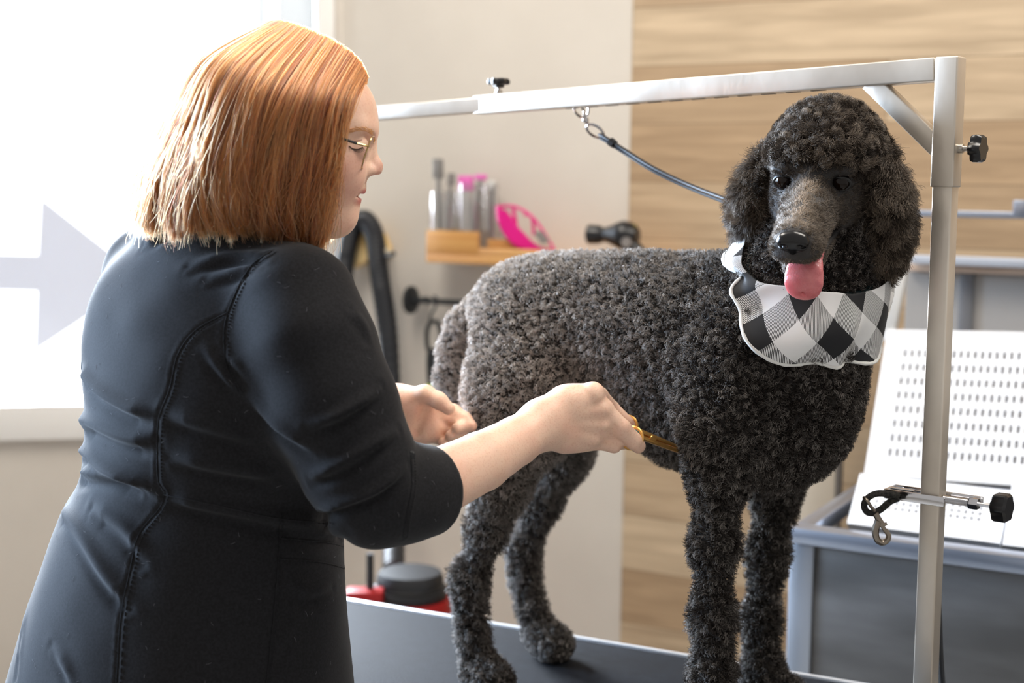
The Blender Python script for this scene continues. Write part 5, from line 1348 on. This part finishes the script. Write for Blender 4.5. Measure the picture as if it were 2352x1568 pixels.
def cr(Pm, t):
    """Catmull-Rom along axis 0 at real parameters t; Pm (m,...)"""
    m = Pm.shape[0]; i = np.clip(t.astype(int), 0, m - 2); f = t - i
    f = f.reshape(-1, *([1] * (Pm.ndim - 1)))
    g = lambda k: Pm[np.clip(i + k, 0, m - 1)]
    p0, p1, p2, p3 = g(-1), g(0), g(1), g(2)
    return 0.5 * ((2 * p1) + (-p0 + p2) * f + (2 * p0 - 5 * p1 + 4 * p2 - p3) * f ** 2 + (-p0 + 3 * p1 - 3 * p2 + p3) * f ** 3)
def Hs(u, t):
    """u (n,) in guides, t (n,k) 0..1 -> (n,k,3)"""
    g = cr(GP, u)                                    # (n,5,3)
    n, k = t.shape; tt = np.clip(t, 0, 1) * 4; i = np.clip(tt.astype(int), 0, 3); f = (tt - i)[..., None]; r = np.arange(n)[:, None]
    q = lambda d: g[r, np.clip(i + d, 0, 4)]
    p0, p1, p2, p3 = q(-1), q(0), q(1), q(2)
    out = 0.5 * ((2 * p1) + (-p0 + p2) * f + (2 * p0 - 5 * p1 + 4 * p2 - p3) * f ** 2 + (-p0 + 3 * p1 - 3 * p2 + p3) * f ** 3)
    ex = (t - 1).clip(0)[..., None]; last = g[:, 4] - g[:, 3]; last[:, :2] *= 0.3
    return out + ex * last[:, None] * 3
hc0 = np.array(list(hp_(655, 270)))
def inward(Pp, d):
    axis_pt = hc0[None, None] + (Pp - hc0) * np.array([0, 0, 1.0]) * np.minimum(1, 1)
    v_ = hc0 - Pp; below = (Pp[..., 2:3] < hc0[2]); v_ = np.where(below, v_ * np.array([1, 1, 0.15]), v_)
    return Pp + v_ / (np.linalg.norm(v_, axis=-1, keepdims=True) + 1e-9) * d
U = np.linspace(0, 10, 80); Tt = np.tile(np.linspace(0, 0.97, 34), (80, 1))
Sv = inward(Hs(U, Tt), 0.011)
sv_ = Sv.reshape(-1, 3); sf_ = np.array([(i * 34 + j, (i + 1) * 34 + j, (i + 1) * 34 + j + 1, i * 34 + j + 1) for i in range(79) for j in range(33)])
hair_under = mat('auburn_underhair', srgb(92, 48, 26), rough=0.6)
hb = link('hair', np_mesh('hair', sv_, sf_), hair_under, person); so = hb.modifiers.new('t', 'SOLIDIFY'); so.thickness = 0.006
nh = 26000; K = 22
u = rng2.random(nh) * 10; 
vis = rng2.random(nh) < 0.45; u = np.where(vis, rng2.random(nh) * 6.3, u)
ncl = 150; cen = np.sort(rng2.random(ncl) * 10); ci_ = np.clip(np.searchsorted(cen, u), 0, ncl - 1); uc = cen[ci_]
cl_rand = rng2.random(ncl)[ci_]; cl_len = (rng2.random(ncl) * 0.12 - 0.075)[ci_]
t0 = np.where(rng2.random(nh) < 0.62, rng2.random(nh) * 0.03, rng2.random(nh) ** 1.3 * 0.55)
t1 = 0.985 + cl_len + rng2.normal(0, 0.045, nh); s01 = np.linspace(0, 1, K)[None]
T = t0[:, None] + (t1 - t0)[:, None] * s01
depth = rng2.random(nh) ** 1.2 * 0.013
# strands of a lock gather towards its middle near the ends
Pp = np.zeros((nh, K, 3)); pull = 0.55
for j in range(K):
    uj = u + np.clip(uc - u, -0.25, 0.25) * pull * T[:, j] ** 1.5
    uj = uj + 0.05 * np.sin(T[:, j] * 5 + cl_rand * 6.28) * T[:, j]
    Pp[:, j] = Hs(np.clip(uj, 0, 9.999), T[:, j:j + 1])[:, 0]
Pp = inward(Pp, depth[:, None, None])
wv = rng2.random((nh, 3)) * 6.28; am_ = (0.0012 + 0.0035 * rng2.random(nh) ** 3)[:, None]
fly = rng2.random(nh) < 0.09; am_ = np.where(fly[:, None], 0.010 * rng2.random(nh)[:, None] + 0.004, am_)
for c in range(3): Pp[..., c] += am_ * np.sin(T * (5 + 5 * rng2.random(nh))[:, None] + wv[:, c:c + 1]) * T * 1.2
clw = np.stack([np.sin(T * 7 + cl_rand[:, None] * 20), np.sin(T * 6 + cl_rand[:, None] * 33), 0 * T], -1) * 0.0035 * T[..., None]; Pp += clw
# lift locks so they overlap in relief
out_ = Pp - inward(Pp, 0.001); Pp += out_ / 0.001 * (0.005 * cl_rand[:, None, None] * np.sin(np.clip(T, 0, 1) * math.pi)[..., None] ** 0.7)
shade = np.clip(0.40 + (cl_rand - 0.5) * 0.35 + rng2.normal(0, 0.27, nh), 0, 1)
hm = bpy.data.materials.new('ginger_hair'); hm.use_nodes = True; nt = hm.node_tree; nt.nodes.clear()
ho = nt.nodes.new('ShaderNodeOutputMaterial'); hbs = nt.nodes.new('ShaderNodeBsdfHairPrincipled'); hbs.parametrization = 'COLOR'
hbs.inputs['Roughness'].default_value = 0.28; hbs.inputs['Radial Roughness'].default_value = 0.5; hbs.inputs['Random Roughness'].default_value = 0.2
ha = nt.nodes.new('ShaderNodeAttribute'); ha.attribute_name = 'shade'; hr_ = nt.nodes.new('ShaderNodeValToRGB')
hr_.color_ramp.elements[0].color = (*srgb(64, 26, 14), 1); hr_.color_ramp.elements[1].color = (*srgb(208, 116, 58), 1)
nt.links.new(ha.outputs['Fac'], hr_.inputs[0]); nt.links.new(hr_.outputs[0], hbs.inputs['Color']); nt.links.new(hbs.outputs[0], ho.inputs[0])
hair_curves('hair_strand_layer', Pp, np.r_[np.linspace(0.00028, 0.00028, K - 6), np.linspace(0.00028, 0.0001, 6)], hm, hb, shade)

# ---- scissors
sx0 = W(1438, 984, YR + .030); sx1 = W(1600, 1048, 1.775)
scs = empty('scissors', sx0); tag(scs, 'gold grooming scissors held in the right hand of the groomer', 'scissors')
golds = mat('gold_blade', srgb(236, 180, 100), rough=0.3, metal=0.8)
sdir = (sx1 - sx0).normalized(); sup = Vector((0, 0, 1)); sup = (sup - sdir * sup.dot(sdir)).normalized(); ssd = sdir.cross(sup)
for k_, of in enumerate((0.0032, -0.0032)):
    b = MB(); n_ = 14; ring = []
    for i in range(n_):
        t = i / (n_ - 1); ring.append(sx0.lerp(sx1, t) + sup * of * (1 - 0.3 * t) + ssd * (0.0014 if k_ else -0.0014))
    b.tube(ring, [0.0042 - 0.0026 * (i / (n_ - 1)) ** 2 for i in range(n_)], 10, flat=0.8); b.build('blade', golds, scs)
b = MB(); b.lathe([(0.0045, -0.004), (0.005, -0.003), (0.005, 0.003), (0.0045, 0.004)], axis_frame(sx0.lerp(sx1, 0.36), ssd), 18); b.build('pivot_screw', golds, scs)
for c_, nm in ((W(1452, 1006, YR + .012), 'finger_ring'), (W(1440, 980, YR + .052), 'finger_ring')):
    b = MB(); e1, e2 = sup, (ssd * 0.8 + sdir * 0.6).normalized(); b.tube([c_ + e1 * math.cos(a) * 0.0135 + e2 * math.sin(a) * 0.0135 for a in np.linspace(0, 2 * math.pi, 28, endpoint=False)], 0.0021, 8, closed=True); b.build(nm, golds, scs)
b = MB(); c_ = W(1462, 996, YR + .018); b.tube([c_ + sup * math.cos(a) * 0.005 + ssd * math.sin(a) * 0.005 for a in np.linspace(0, 2 * math.pi, 20, endpoint=False)], 0.0014, 8, closed=True); b.build('teal_insert', mat('teal_silicone', srgb(60, 170, 175), rough=0.4), scs)
